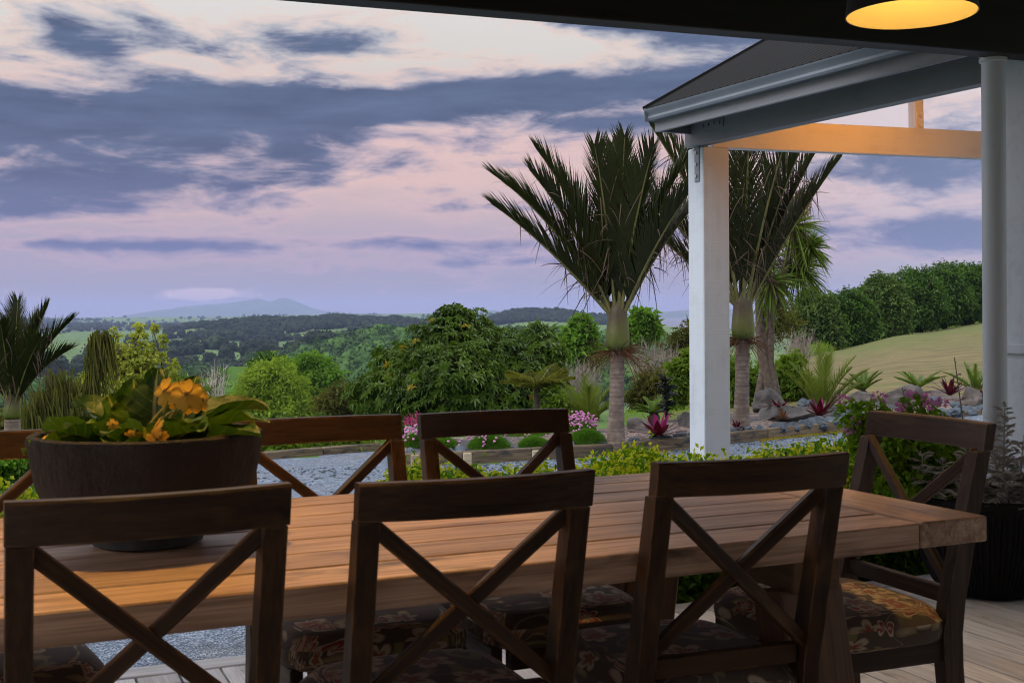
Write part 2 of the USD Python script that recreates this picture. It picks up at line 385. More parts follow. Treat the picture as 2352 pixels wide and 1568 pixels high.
def ground_looks():
    g = G(); p = g.pos(); cell = g.a('voronoi_texture', 'color', vector=p, scale=70.0); cd = g.a('voronoi_texture', 'distance', vector=p, scale=70.0)
    big = g.noise(p, .8, 5.0, .6); mid = g.noise(p, 6.0, 5.0, .7)
    v = g.a('rgb_to_bw', 'val', color=cell)
    c = g.ramp(g.m('add', g.m('multiply', v, .55), g.m('multiply', mid, .45)), [(.25, (.045, .060, .085)), (.5, (.125, .168, .24)), (.75, (.33, .39, .49))])
    c = g.mixc(g.smooth(big, .5, .72, 0, .5), c, (.20, .18, .15)); c = g.mixc(g.smooth(g.noise(p, 2.2, 6.0, .72), .62, .74, 0, .6), c, (.40, .38, .34))
    M['gravel'] = g.done('gravel_look', g.pbr(base_color=c, roughness=.9, normal=g.bump(g.m('add', cd, g.m('multiply', mid, 2.0)), .9, .03)))
    g = G(); p = g.pos(); cell = g.a('voronoi_texture', 'color', vector=p, scale=120.0); cd = g.a('voronoi_texture', 'distance', vector=p, scale=120.0)
    v = g.a('rgb_to_bw', 'val', color=cell); big = g.noise(p, 2.0, 4.0)
    c = g.ramp(g.m('add', v, g.m('multiply', g.m('subtract', big, .5), .4)), [(.15, (.05, .05, .055)), (.45, (.16, .15, .145)), (.65, (.28, .25, .22)), (.9, (.48, .46, .44))])
    M['aggregate'] = g.done('aggregate_look', g.pbr(base_color=c, roughness=.75, normal=g.bump(cd, .8, .01)))
    g = G(); p = g.pos(); cell = g.a('voronoi_texture', 'color', vector=p, scale=38.0); v = g.a('rgb_to_bw', 'val', color=cell); cd = g.a('voronoi_texture', 'distance', vector=p, scale=38.0)
    c = g.ramp(v, [(.1, (.03, .02, .017)), (.4, (.12, .08, .068)), (.7, (.23, .165, .14)), (.95, (.36, .29, .25))])
    c = g.mixc(g.smooth(g.noise(p, 1.1, 4.0), .48, .6), c, (.045, .045, .05))
    M['mulch'] = g.done('mulch_look', g.pbr(base_color=c, roughness=.9, normal=g.bump(cd, .9, .03)))
    # mown field: tan thatch with greener strips
    g = G(); p = g.pos(); st = g.noise(g.map(p, scale=(.16, .9, 1), rot=(0, 0, -.25)), 1.0, 5.0, .6); fn = g.noise(g.map(p, scale=(.7, 3.2, 1), rot=(0, 0, .3)), 1.0, 8.0, .78)
    far = g.smooth(g.a('separate_xyz', 'y', vector=p), 34.0, 75.0)
    gr = g.smooth(g.m('add', st, g.m('multiply', g.m('subtract', far, .5), .26)), .41, .54)
    tan = g.ramp(fn, [(.34, (.042, .034, .009)), (.5, (.118, .092, .028)), (.64, (.20, .158, .062))])
    grn = g.ramp(fn, [(.3, (.045, .066, .008)), (.7, (.115, .128, .018))])
    near = g.smooth(g.a('separate_xyz', 'y', vector=p), 21.0, 27.0, 0.5, 0.0)
    c = g.mixc(g.m('maximum', g.m('multiply', gr, .85), near), tan, grn)
    M['lawn'] = g.done('lawn_look', g.pbr(base_color=c, roughness=.95, normal=g.bump(fn, .8, .08)))
    # open country: pasture, with wood floor where the primvar says so
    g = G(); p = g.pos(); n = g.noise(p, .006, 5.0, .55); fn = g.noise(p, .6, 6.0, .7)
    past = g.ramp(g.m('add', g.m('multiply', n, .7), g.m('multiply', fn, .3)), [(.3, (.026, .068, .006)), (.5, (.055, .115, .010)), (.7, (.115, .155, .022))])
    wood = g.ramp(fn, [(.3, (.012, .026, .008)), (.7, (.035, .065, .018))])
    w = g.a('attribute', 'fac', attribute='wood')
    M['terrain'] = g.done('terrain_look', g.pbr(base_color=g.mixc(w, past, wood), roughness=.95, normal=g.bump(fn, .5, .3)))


ground_looks()
M['hillblue'] = plain_look('far_hill', (.03, .05, .02), (.06, .09, .04), .01, .95, 0.0)
g = G(); wv = g.noise(g.map(g.pos(), scale=(.02, .004, .01)), 1.0, 4.0)
M['sea'] = g.done('sea_look', g.pbr(base_color=(.02, .035, .05), roughness=.22, normal=g.bump(wv, .15, 1.0), ior=1.33))
M['puka'] = leaf_look('puka_leaf', [(.012, .026, .004), (.034, .062, .008), (.085, .125, .014), (.15, .17, .02)], .30, .18, .6)
M['puka_y'] = leaf_look('puka_old_leaf', [(.20, .16, .02), (.30, .24, .03)], .4, .3)
M['palm'] = leaf_look('palm_leaf', [(.014, .018, .004), (.034, .040, .009), (.075, .078, .020)], .45, .22, .5)
M['palm_y'] = leaf_look('young_palm_leaf', [(.035, .055, .012), (.08, .12, .025), (.15, .17, .03)], .42, .35, .4)
M['rib'] = plain_look('palm_rib', (.06, .07, .015), (.15, .13, .04), 9.0, .5, .1)
M['dead'] = leaf_look('dead_leaf', [(.06, .04, .03), (.17, .125, .10), (.34, .27, .23)], .8, .2, .2, (1, .9, .8))
M['husk'] = leaf_look('husk_brown', [(.07, .035, .018), (.19, .095, .045), (.27, .16, .09)], .8, .2, .2, (1, .8, .6))
M['shaft'] = None
g = G(); o = g.obj(); zz = g.a('separate_xyz', 'z', vector=o); nn = g.noise(g.map(o, scale=(4, 4, 1.5)), 2.0, 5.0, .65)
c = g.ramp(g.m('add', g.m('multiply', zz, .9), g.m('multiply', g.m('subtract', nn, .5), .9)), [(.0, (.028, .044, .003)), (.25, (.060, .070, .006)), (.5, (.052, .044, .010)), (.62, (.058, .045, .024)), (.75, (.045, .034, .015)), (1, (.026, .022, .007))])
M['shaft'] = g.done('crownshaft_look', g.pbr(base_color=c, roughness=.4, normal=g.bump(nn, .15, .01)))
g = G(); o = g.obj(); nn = g.noise(o, 7.0, 6.0, .7); rr = g.noise(g.map(o, scale=(2, 2, 30)), 1.0, 3.0)
M['palm_trunk'] = g.done('palm_trunk_look', g.pbr(base_color=g.ramp(g.m('add', g.m('multiply', nn, .6), g.m('multiply', rr, .4)), [(.3, (.032, .022, .017)), (.5, (.115, .085, .068)), (.72, (.24, .195, .17))]), roughness=.9, normal=g.bump(nn, .5, .01)))
M['bark'] = plain_look('bark_look', (.035, .026, .020), (.115, .088, .070), 14.0, .9, .7, .02)
M['twig'] = plain_look('twig_look', (.12, .095, .085), (.30, .25, .23), 12.0, .9, .2)
M['pale_twig'] = plain_look('pale_twig_look', (.28, .24, .22), (.5, .45, .42), 12.0, .9, .2)
M['cabbage'] = leaf_look('cabbage_leaf', [(.03, .055, .012), (.08, .12, .022), (.17, .19, .04)], .4, .3)
M['panicle'] = leaf_look('panicle_cream', [(.20, .14, .06), (.36, .28, .14), (.46, .40, .25)], .8, .2, .2, (1, .95, .8))
M['dark_tree'] = leaf_look('dark_tree_leaf', [(.008, .020, .005), (.024, .055, .009), (.055, .105, .015), (.09, .14, .022)], .40, .2, .5)
M['grey_tree'] = leaf_look('grey_green_leaf', [(.014, .028, .010), (.045, .075, .025), (.10, .14, .05)], .5, .2, .4)
M['willow'] = leaf_look('willow_leaf', [(.05, .085, .014), (.11, .165, .025), (.19, .25, .045)], .5, .35, .3)
M['mid_tree'] = leaf_look('mid_green_leaf', [(.03, .07, .012), (.065, .13, .02), (.11, .19, .03)], .5, .35, .3)
M['birch'] = leaf_look('birch_leaf', [(.07, .09, .02), (.16, .19, .04), (.26, .28, .07), (.28, .16, .06)], .5, .35, .3)
M['rimu'] = leaf_look('rimu_leaf', [(.020, .024, .008), (.055, .060, .014), (.10, .095, .025)], .6, .25, .3)
M['shrub'] = leaf_look('shrub_leaf', [(.03, .06, .008), (.09, .15, .014), (.22, .27, .02)], .45, .35, .4)
M['hedge'] = leaf_look('hedge_leaf', [(.03, .08, .008), (.10, .20, .014), (.24, .36, .025)], .32, .35, .5)
M['hedge_tip'] = leaf_look('hedge_tip_leaf', [(.16, .20, .012), (.30, .32, .02), (.44, .42, .035)], .35, .45, .4, (1.1, 1.1, .6))
M['fern'] = leaf_look('fern_leaf', [(.04, .05, .010), (.10, .11, .02), (.17, .17, .03)], .6, .35, .2, (1.1, 1.0, .6))
M['cycad'] = leaf_look('cycad_leaf', [(.025, .05, .010), (.07, .12, .02), (.14, .18, .03)], .38, .25, .5)
M['brom'] = leaf_look('bromeliad_leaf', [(.030, .004, .008), (.085, .010, .022), (.20, .035, .075)], .28, .25, .6, (1.3, .5, .6))
M['brom_in'] = leaf_look('bromeliad_heart', [(.20, .02, .09), (.32, .07, .20)], .3, .25, .5, (1.2, .6, .8))
M['black_leaf'] = leaf_look('black_leaf', [(.006, .007, .006), (.02, .022, .02)], .35, .1, .5)
M['thrift'] = leaf_look('thrift_leaf', [(.025, .07, .010), (.06, .14, .018), (.10, .19, .025)], .5, .3)
M['pink'] = leaf_look('pink_petal', [(.50, .20, .42), (.66, .36, .56), (.74, .52, .68)], .6, .3, .2, (1.1, .9, 1.1))
M['magenta'] = leaf_look('magenta_petal', [(.30, .03, .11), (.45, .08, .2)], .6, .3, .2, (1.1, .8, .9))
M['pelarg'] = leaf_look('pelargonium_leaf', [(.06, .13, .016), (.15, .28, .03), (.26, .40, .06)], .5, .35)
M['silver'] = leaf_look('silver_leaf', [(.28, .265, .235), (.50, .475, .44), (.66, .64, .60)], .8, .2, .2, (1, 1, .95))
M['grass'] = leaf_look('grass_blade', [(.05, .10, .015), (.12, .19, .03), (.24, .25, .07)], .6, .35, .3)
M['weed'] = leaf_look('weed_leaf', [(.25, .20, .02), (.42, .32, .04)], .6, .3, .3)
M['prim'] = None
M['petal'] = leaf_look('primrose_petal', [(.74, .44, .07), (.82, .52, .10)], .55, .3, .2, (1.1, .9, .5))
M['petal_eye'] = plain_look('primrose_eye', (.10, .04, .01), (.2, .1, .02), 60.0, .7, .1)
M['stem'] = plain_look('stem_look', (.25, .24, .06), (.38, .34, .10), 20.0, .5, .1)
M['soil'] = plain_look('soil_look', (.010, .008, .006), (.035, .026, .02), 60.0, .95, .6, .02)

# ---------------------------------------------------------------- the land
COLS = {
    -900: [(0, -.6), (18, -.6), (24, -1.2), (40, -3.5), (100, -9), (200, -22), (400, -29), (700, -28), (1600, -24), (3500, -21), (5000, -8), (6500, -26), (14000, -45)],
    100: [(0, -.6), (18, -.6), (24, -1.1), (40, -3.5), (80, -8), (200, -22), (400, -29), (700, -28), (950, -25.5), (1100, -28), (1600, -24.5), (2500, -25), (3500, -21), (5000, -7), (6500, -26), (14000, -45)],
    330: [(0, -.6), (18, -.6), (24, -1.3), (40, -3.4), (80, -7.8), (200, -22), (400, -29), (620, -30.5), (800, -28), (900, -26), (1000, -27.5), (1300, -26), (1600, -24), (2500, -25), (3500, -21), (5000, -6), (6500, -26), (14000, -45)],
    470: [(0, -.6), (18, -.6), (24, -1.3), (50, -4), (100, -8.5), (200, -21), (400, -29.5), (650, -31), (800, -26.5), (870, -23.5), (960, -26), (1150, -29), (1350, -22), (1500, -12), (1650, -17), (2500, -25), (3500, -20), (5000, -4), (6500, -26), (14000, -45)],
    600: [(0, -.6), (18, -.6), (24, -1.4), (50, -4.2), (100, -8.3), (200, -20), (400, -28), (600, -31), (760, -24.2), (820, -25.5), (950, -29.5), (1200, -25), (1500, -8.5), (1700, -18), (2500, -25), (3500, -19), (5000, -2), (6500, -26), (14000, -45)],
    750: [(0, -.6), (18, -.6), (24, -1.4), (50, -4.2), (100, -8), (200, -20), (300, -26), (450, -25), (600, -17), (660, -17.5), (800, -29), (1200, -23), (1500, -6.8), (1700, -18), (2500, -25), (3500, -18), (5000, 0), (6500, -26), (14000, -45)],
    900: [(0, -.6), (18, -.6), (24, -1.3), (50, -4), (100, -8), (200, -20), (300, -26), (450, -21.5), (600, -12.5), (680, -15), (900, -27), (1200, -21), (1500, -9.5), (1800, -24), (2100, -22), (2500, -25), (3500, -17), (5000, 1.5), (6500, -26), (14000, -45)],
    1050: [(0, -.6), (18, -.6), (24, -1.1), (50, -4), (100, -8), (300, -26), (450, -20), (600, -11.5), (700, -15), (1000, -26), (1400, -22), (1800, -14), (2000, -20), (2600, -25), (3500, -15), (5000, 6), (6500, -26), (14000, -45)],
    1240: [(0, -.6), (18, -.6), (24, -.9), (50, -3.5), (100, -8), (300, -25), (450, -20), (600, -12), (700, -15), (1000, -26), (1300, -24), (1600, -14), (1850, 4.5), (2050, -8), (2600, -26), (3500, -20), (5000, 3), (6500, -26), (14000, -45)],
    1390: [(0, -.6), (18, -.6), (24, -.8), (50, -3), (100, -7), (300, -25), (600, -14), (1000, -25), (1300, -25), (1650, -16), (1850, -9), (2050, -18), (2600, -28), (3500, -36), (5000, -38), (14000, -45)],
    1520: [(0, -.6), (18, -.6), (24, -.75), (50, -2.4), (100, -6), (300, -24), (600, -16), (1000, -25), (1600, -24), (1900, -19), (2200, -26), (2700, -36), (14000, -45)],
    1620: [(0, -.6), (18, -.6), (24, -.7), (40, -1.6), (80, -4), (200, -18), (600, -28), (1800, -26), (2600, -36), (14000, -45)],
    1900: [(0, -.6), (18, -.6), (25, -.5), (55, -.8), (85, -1.35), (110, -2.8), (200, -12), (500, -30), (2600, -36), (14000, -45)],
    2100: [(0, -.6), (18, -.6), (25, -.42), (60, -.2), (90, -.4), (120, -1.6), (200, -11), (500, -30), (2600, -36), (14000, -45)],
    2300: [(0, -.6), (18, -.6), (25, -.36), (60, .15), (95, .42), (125, -.5), (220, -9), (500, -28), (2600, -36), (14000, -45)],
    3200: [(0, -.6), (18, -.6), (25, -.3), (60, .4), (100, .8), (140, .2), (300, -8), (600, -20), (2600, -36), (14000, -45)],
}
_px = np.array(sorted(COLS)); _lg = [np.array([(math.log(d + 4), z) for d, z in COLS[p]]) for p in _px]


def land(x, y):
    x, y = np.asarray(x, float), np.asarray(y, float); r = np.hypot(x, y); az = np.arctan2(x, y)
    d = np.where(np.abs(az) < .7, r * np.cos(np.clip(az, -.7, .7)), r * .765)
    px = CX + F * np.tan(np.clip(az, -.7, .7)); l = np.log(d + 4)
    Z = np.stack([np.interp(l, c[:, 0], c[:, 1]) for c in _lg], -1)
    i = np.clip(np.searchsorted(_px, px) - 1, 0, len(_px) - 2)
    t = np.clip((px - _px[i]) / (_px[i + 1] - _px[i]), 0, 1); t = t * t * (3 - 2 * t)
    z = np.take_along_axis(Z, i[..., None], -1)[..., 0] * (1 - t) + np.take_along_axis(Z, i[..., None] + 1, -1)[..., 0] * t
    P = np.stack([x, y, 0 * x], -1)
    amp = np.clip((d - 150) / 3000, 0, 1)
    z = z + amp * (9 + 9 * np.clip((d - 1700) / 800, 0, 1)) * (meshkit.fbm(P / 420 + 3.1, 4, 5) - .5) + np.clip((d - 22) / 60, 0, 1) * np.clip(1.2 - d / 900, .2, 1) * .9 * (meshkit.fbm(P / 22 + 9.0, 3, 8) - .5)
    return z


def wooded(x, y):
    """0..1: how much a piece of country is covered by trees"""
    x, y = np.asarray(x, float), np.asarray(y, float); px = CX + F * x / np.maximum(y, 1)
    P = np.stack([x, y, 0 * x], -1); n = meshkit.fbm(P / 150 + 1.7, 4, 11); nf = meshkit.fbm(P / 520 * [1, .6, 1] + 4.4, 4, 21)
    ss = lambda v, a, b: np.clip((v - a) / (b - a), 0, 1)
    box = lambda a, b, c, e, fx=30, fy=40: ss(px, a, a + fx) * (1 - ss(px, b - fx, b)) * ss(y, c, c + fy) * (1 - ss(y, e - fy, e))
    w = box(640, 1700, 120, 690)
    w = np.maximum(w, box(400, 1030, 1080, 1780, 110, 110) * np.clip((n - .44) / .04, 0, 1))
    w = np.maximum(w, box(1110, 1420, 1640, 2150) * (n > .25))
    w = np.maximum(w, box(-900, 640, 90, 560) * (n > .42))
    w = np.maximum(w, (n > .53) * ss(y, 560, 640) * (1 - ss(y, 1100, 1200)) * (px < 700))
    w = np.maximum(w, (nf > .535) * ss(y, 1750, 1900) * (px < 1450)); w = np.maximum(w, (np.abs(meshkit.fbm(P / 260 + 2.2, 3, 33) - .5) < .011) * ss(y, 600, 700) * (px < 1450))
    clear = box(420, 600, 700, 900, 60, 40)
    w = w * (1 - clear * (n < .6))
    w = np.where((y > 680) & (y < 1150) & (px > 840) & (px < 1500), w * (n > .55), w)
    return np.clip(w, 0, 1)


# the line of the timber edging, in plan (ground level -.6)
GZ = -.6
EDGE = [on(*p, GZ)[:2] for p in ((902, 1073), (975, 1070), (1095, 1064), (1250, 1055), (1405, 1047), (1582, 1029), (1678, 1017), (1830, 1002), (1960, 987), (2120, 973), (2275, 959), (2480, 940))]
EDGE = np.array(EDGE)
BACK = np.array([on(*p, GZ)[:2] for p in ((380, 1075), (604, 1056), (737, 1045), (868, 1034), (906, 1032))])


def front_of_edge(x, y):
    e = np.interp(x, np.concatenate([BACK[:, 0], EDGE[1:, 0]]), np.concatenate([BACK[:, 1], EDGE[1:, 1]]))
    return y < e + .05


def build_land():
    a = np.radians(np.concatenate([np.arange(-180, -32, 4.0), np.arange(-32, 32, .2), np.arange(32, 181, 4.0)]))
    r = np.concatenate([[.5], 2.0 * (14500 / 2.0) ** np.linspace(0, 1, 270)])
    A, Rr = np.meshgrid(a, r, indexing='ij'); X, Y = Rr * np.sin(A), Rr * np.cos(A); Z = land(X, Y)
    n, m = X.shape; i, j = np.meshgrid(np.arange(n - 1), np.arange(m - 1), indexing='ij')
    q = np.stack([i * m + j, (i + 1) * m + j, (i + 1) * m + j + 1, i * m + j + 1], -1).reshape(-1, 4)
    V = np.stack([X, Y, Z], -1).reshape(-1, 3); c = V[q].mean(1); px = CX + F * c[:, 0] / np.maximum(c[:, 1], .1)
    gr = front_of_edge(c[:, 0], c[:, 1]) & (c[:, 1] > -3) & (np.abs(c[:, 0]) < 9) & (c[:, 1] < 22)
    lw = ~gr & (c[:, 1] > 12) & (c[:, 1] < 98) & (px > 1500)
    dist = np.hypot(c[:, 0], c[:, 1])
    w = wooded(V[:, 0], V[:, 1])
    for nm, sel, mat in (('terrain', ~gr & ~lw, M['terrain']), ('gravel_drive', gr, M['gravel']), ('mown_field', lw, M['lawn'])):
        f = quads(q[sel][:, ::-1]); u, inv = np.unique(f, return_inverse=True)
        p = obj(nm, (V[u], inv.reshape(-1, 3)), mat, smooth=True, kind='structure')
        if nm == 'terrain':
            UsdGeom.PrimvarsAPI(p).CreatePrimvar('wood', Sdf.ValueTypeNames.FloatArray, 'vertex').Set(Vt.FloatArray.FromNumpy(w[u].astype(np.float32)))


build_land()
sea = np.array([(-9000, 2450, -32.5), (9000, 2450, -32.5), (9000, 14600, -32.5), (-9000, 14600, -32.5)])
obj('sea', (sea, [[0, 1, 2], [0, 2, 3]]), M['sea'], kind='structure')


def far_hill(name, prof, d, depth, seed, base=-34.0):
    """prof: (photo x, metres high); a ridge with a back and a front"""
    prof = np.array(prof, float); px = np.linspace(prof[0, 0], prof[-1, 0], 120); h = np.interp(px, prof[:, 0], prof[:, 1])
    t = np.linspace(-1, 1, 25); PX, T = np.meshgrid(px, t, indexing='ij'); H = h[:, None] * (1 - T ** 2) ** .8
    yy = d + T * depth; xx = (PX - CX) / F * d
    H = H * (1 - .35 * meshkit.fbm(np.stack([xx / 300, yy / 300, 0 * xx + seed], -1), 4, seed) * np.clip(np.abs(T) * 8, 0, 1))
    v = np.stack([xx, yy, base + H], -1).reshape(-1, 3); i, j = np.meshgrid(np.arange(119), np.arange(24), indexing='ij')
    obj(name, (v, quads(np.stack([i * 25 + j, (i + 1) * 25 + j, (i + 1) * 25 + j + 1, i * 25 + j + 1], -1).reshape(-1, 4))), M['hillblue'], smooth=True, kind='structure')


far_hill('far_mountain', [(336, 0), (352, 40), (372, 78), (400, 108), (430, 122), (470, 135), (510, 146), (540, 160), (565, 172), (588, 190), (600, 184), (612, 166), (622, 160), (634, 178), (645, 196), (653, 188), (662, 190), (672, 176), (684, 156), (700, 126), (722, 92), (745, 72), (780, 54), (820, 44), (880, 30), (960, 10), (990, 0)], 11000, 1500, 3)
far_hill('far_headland', [(1040, 0), (1060, 40), (1090, 56), (1130, 60), (1170, 50), (1210, 40), (1260, 20), (1290, 0)], 8200, 700, 4)
far_hill('far_headland', [(1470, 0), (1484, 34), (1500, 46), (1530, 44), (1560, 52), (1590, 58), (1640, 64), (1720, 60), (1800, 0)], 8800, 700, 6)

# the air between here and the hills
hz = G(); hv = hz.a('principled_volume', 'volume', color=(.38, .46, .76), density=.95e-4, anisotropy=0.0)
hb = trimesh.creation.box([29800, 29800, 172 + 48]); hb.apply_translation([0, 0, (172 - 48) / 2])
obj('haze', hb, hz.done('haze_look', vol=hv), kind='stuff')


# woods of the far country: countless trees, one instancer per kind
def far_woods(name, mats, spots, hgt, seed, tall=1.0, n_leaf=150, core=2):
    rng = np.random.default_rng(seed)
    pi = UsdGeom.PointInstancer.Define(stage, path_of(name)); base = str(pi.GetPath()); protos = []
    for k, mat in enumerate(mats):
        v, f = blob((.46, .46, .5 * tall), seed + k, core, .55, 1.8); v[:, 2] += .5 * tall
        P = rng.normal(size=(n_leaf, 3)); P = unit(P) * rng.uniform(.85, 1.12, (n_leaf, 1)) * [.47, .47, .52 * tall] + [0, 0, .5 * tall]
        lv = leaves(P, unit(P - [0, 0, .4]) + rng.normal(0, .5, (n_leaf, 3)), rng.uniform(.10, .2, n_leaf), rng.uniform(.08, .15, n_leaf), rng)
        m = usdkit.mesh(stage, base + '/tree_shape_%d' % k, join([(v, f), lv]), mat); protos.append(m.GetPath())
    pi.CreatePrototypesRel().SetTargets(protos); n = len(spots)
    s = hgt * rng.uniform(.45, 1.45, n) * (.7 + .6 * meshkit.noise(np.column_stack([spots / 45, np.zeros(n)]), seed))
    pi.CreateProtoIndicesAttr(Vt.IntArray.FromNumpy(rng.integers(0, len(mats), n).astype(np.int32)))
    z = land(spots[:, 0], spots[:, 1]) - s * .12
    pi.CreatePositionsAttr(Vt.Vec3fArray.FromNumpy(np.column_stack([spots, z]).astype(np.float32)))
    pi.CreateScalesAttr(Vt.Vec3fArray.FromNumpy(np.column_stack([s * rng.uniform(.85, 1.3, n), s * rng.uniform(.85, 1.3, n), s]).astype(np.float32)))
    an = rng.uniform(0, 2 * np.pi, n)
    pi.CreateOrientationsAttr(Vt.QuathArray([Gf.Quath(float(math.cos(a / 2)), 0, 0, float(math.sin(a / 2))) for a in an]))
    tag(pi, kind='stuff')


def wood_spots(n, px0, px1, d0, d1, seed, thr=.5):
    rng = np.random.default_rng(seed); d = np.sqrt(rng.uniform(d0 ** 2, d1 ** 2, n)); px = rng.uniform(px0, px1, n); x = (px - CX) / F * d
    k = rng.random(n) < wooded(x, d) - (1 - thr) * .2; k &= wooded(x, d) > .3
    return np.column_stack([x[k], d[k]])


def wl(name, cs):
    g = G(); c = g.ramp(g.m('add', g.m('multiply', g.a('object_info', 'random'), .55), g.m('multiply', g.a('geometry', 'random_per_island'), .45)), [(.1, cs[0]), (.5, cs[1]), (.9, cs[2])])
    return g.done(name, g.pbr(base_color=c, roughness=.8, specular_ior_level=.2))


W1 = [wl('wood_bright', [(.022, .055, .008), (.05, .11, .016), (.09, .16, .025)]), wl('wood_mid', [(.018, .045, .008), (.04, .085, .014), (.075, .13, .02)])]
W2 = [wl('wood_dark', [(.006, .014, .006), (.014, .026, .010), (.028, .045, .014)]), wl('wood_dark_mix', [(.008, .018, .007), (.018, .034, .012), (.04, .055, .02)])]
far_woods('valley_wood', W1, np.vstack([wood_spots(2600, 560, 1700, 330, 690, 1), wood_spots(700, -300, 700, 110, 560, 2, .2)]), 6.3, 31)
far_woods('dark_hill_wood', W2, np.vstack([wood_spots(9000, 380, 1040, 1120, 1760, 3), wood_spots(4000, 1100, 1430, 1640, 2150, 4), wood_spots(2400, -300, 760, 560, 1150, 5)]), 6.8, 41, 1.1, 70)
far_woods('distant_wood', W2, wood_spots(9000, -500, 1460, 1760, 6000, 6), 8.0, 51, .9, 30, 1)

# ---------------------------------------------------------------- the veranda
HA = 23.4                                             # the house stands this many degrees off the view
hu = np.array([math.cos(math.radians(HA)), math.sin(math.radians(HA)), 0]); hv_ = np.array([-hu[1], hu[0], 0])
DE = on(495, 1510, 0); DE = DE - hu * (DE @ hu)          # foot of the deck edge line


def H(u, v, z=0.0):
    """house coordinates: u along the deck edge, v outwards from it"""
    p = DE + hu * u + hv_ * v; return np.array([p[0], p[1], z])


def deck():
    t = thing('deck', None, None); tag(t, kind='structure')
    obj('joist_frame', cbox(9.6, 7.4, .10, .002), M['beam'], t, mtx=frame(H(1.0, -3.9, -.12), hu))
    rng = np.random.default_rng(5)
    bar('edge_board', H(-3.7, -.06, -.014), H(5.8, -.06, -.014), .115, .03, M['deck'], t, c=.004)
    u = -3.6
    while u < 5.75:
        cuts = [-.122, -.122 - rng.uniform(2.2, 4.0), -7.5]
        for a, b in zip(cuts[:-1], cuts[1:]):
            bar('board', H(u, b + .003, -.016 + rng.uniform(-.0008, .0008)), H(u, a - .003, -.016 + rng.uniform(-.0008, .0008)), .1315, .028, M['deck'], t, c=.0012)
        u += .1415
    bar('fascia_board', H(-3.7, .012, -.12), H(5.8, .012, -.12), .022, .17, M['deck'], t)


deck()
obj('concrete_path', cbox(3.0, 4.2, .12, .01), M['aggregate'], mtx=frame(H(-2.85 + .0, 2.14, -.26), hu), kind='structure')

# roof over the veranda: outer beam, boarded ceiling, wall of the house behind the viewer
ba, bb = on(850, .5, 2.415), on(2250, 117, 2.415); bd = unit(bb - ba); bn = np.array([-bd[1], bd[0], 0])
ver = thing('veranda_roof', 'dark timber beam and boarded ceiling over the dining deck', 'veranda roof')
bar('beam', ba - bd * 4.5 + bn * .06 + [0, 0, .16], bb + bd * 2.2 + bn * .06 + [0, 0, .16], .12, .32, M['beam'], ver, c=.006)
bar('beam', ba - bd * 4.5 - bn * 2.4 + [0, 0, .30], bb + bd * 2.2 - bn * 2.4 + [0, 0, .30], .10, .20, M['beam'], ver, c=.006)
for k in range(42):
    o = ba - bd * 4.4 + bd * (k * .22)
    bar('ceiling_board', o - bn * 7.0 + [0, 0, .45], o + bn * .45 + [0, 0, .37], .212, .02, M['ceiling'], ver, c=.003)
obj('roof_sheet', cbox(9.4, 8.4, .03, .002), M['roof'], ver, mtx=frame((ba + bb) / 2 + bd * .4 - bn * 3.4 + [0, 0, .52], bd))
hw = thing('house_wall', 'painted house wall behind the dining deck', 'wall')
obj('wall_face', cbox(9.6, .12, 2.9, .003), M['wall'], hw, mtx=frame(H(1.0, -6.6, 1.45), hu))
obj('skirting', cbox(9.6, .02, .15, .003), M['wall'], hw, mtx=frame(H(1.0, -6.53, .08), hu))

# corner post with its downpipe
PD = 5.8
pc = at(2352, 700, PD); pc = np.array([pc[0] + .035, pc[1] + .06, 0])
post = thing('corner_post', 'pale painted corner post with a cap ledge, at the right edge behind the black planter', 'post', pc, HA)
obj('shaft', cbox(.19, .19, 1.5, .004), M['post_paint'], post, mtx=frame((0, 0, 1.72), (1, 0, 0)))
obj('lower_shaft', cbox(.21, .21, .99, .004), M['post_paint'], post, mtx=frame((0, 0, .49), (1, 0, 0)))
zl = at(2330, 803, PD - .1)[2]
obj('ledge', cbox(.235, .235, .05, .006), M['post_paint'], post, mtx=frame((0, 0, zl), (1, 0, 0)))
dp = at(2284.5, 700, PD - .12)
pipe = thing('downpipe', 'grey round rainwater downpipe beside the corner post', 'downpipe', (dp[0], dp[1], 0))
obj('pipe', tube([(0, 0, .02), (0, 0, 1.0), (0, 0, 2.46)], .0545, 28), M['pipe'], pipe, smooth=40)
for zz in (2.40, 2.425): obj('collar', tube([(0, 0, zz), (0, 0, zz + .018)], .064, 28), M['pipe'], pipe, smooth=40)
obj('bracket', tube([(0, 0, .72), (0, 0, .75)], .058, 28), M['pipe'], pipe, smooth=40)

# ---------------------------------------------------------------- the neighbouring porch
PA, PB = on(1640, 325, 2.36), on(2257, 190.8, 2.36); pd_ = unit(PB - PA); pn = np.array([pd_[1], -pd_[0], 0]) * np.sign(-pd_[1])
if pn[0] > 0: pn = -pn


def Q(s, n, z): p = PA + pd_ * s + pn * n; return np.array([p[0], p[1], z])


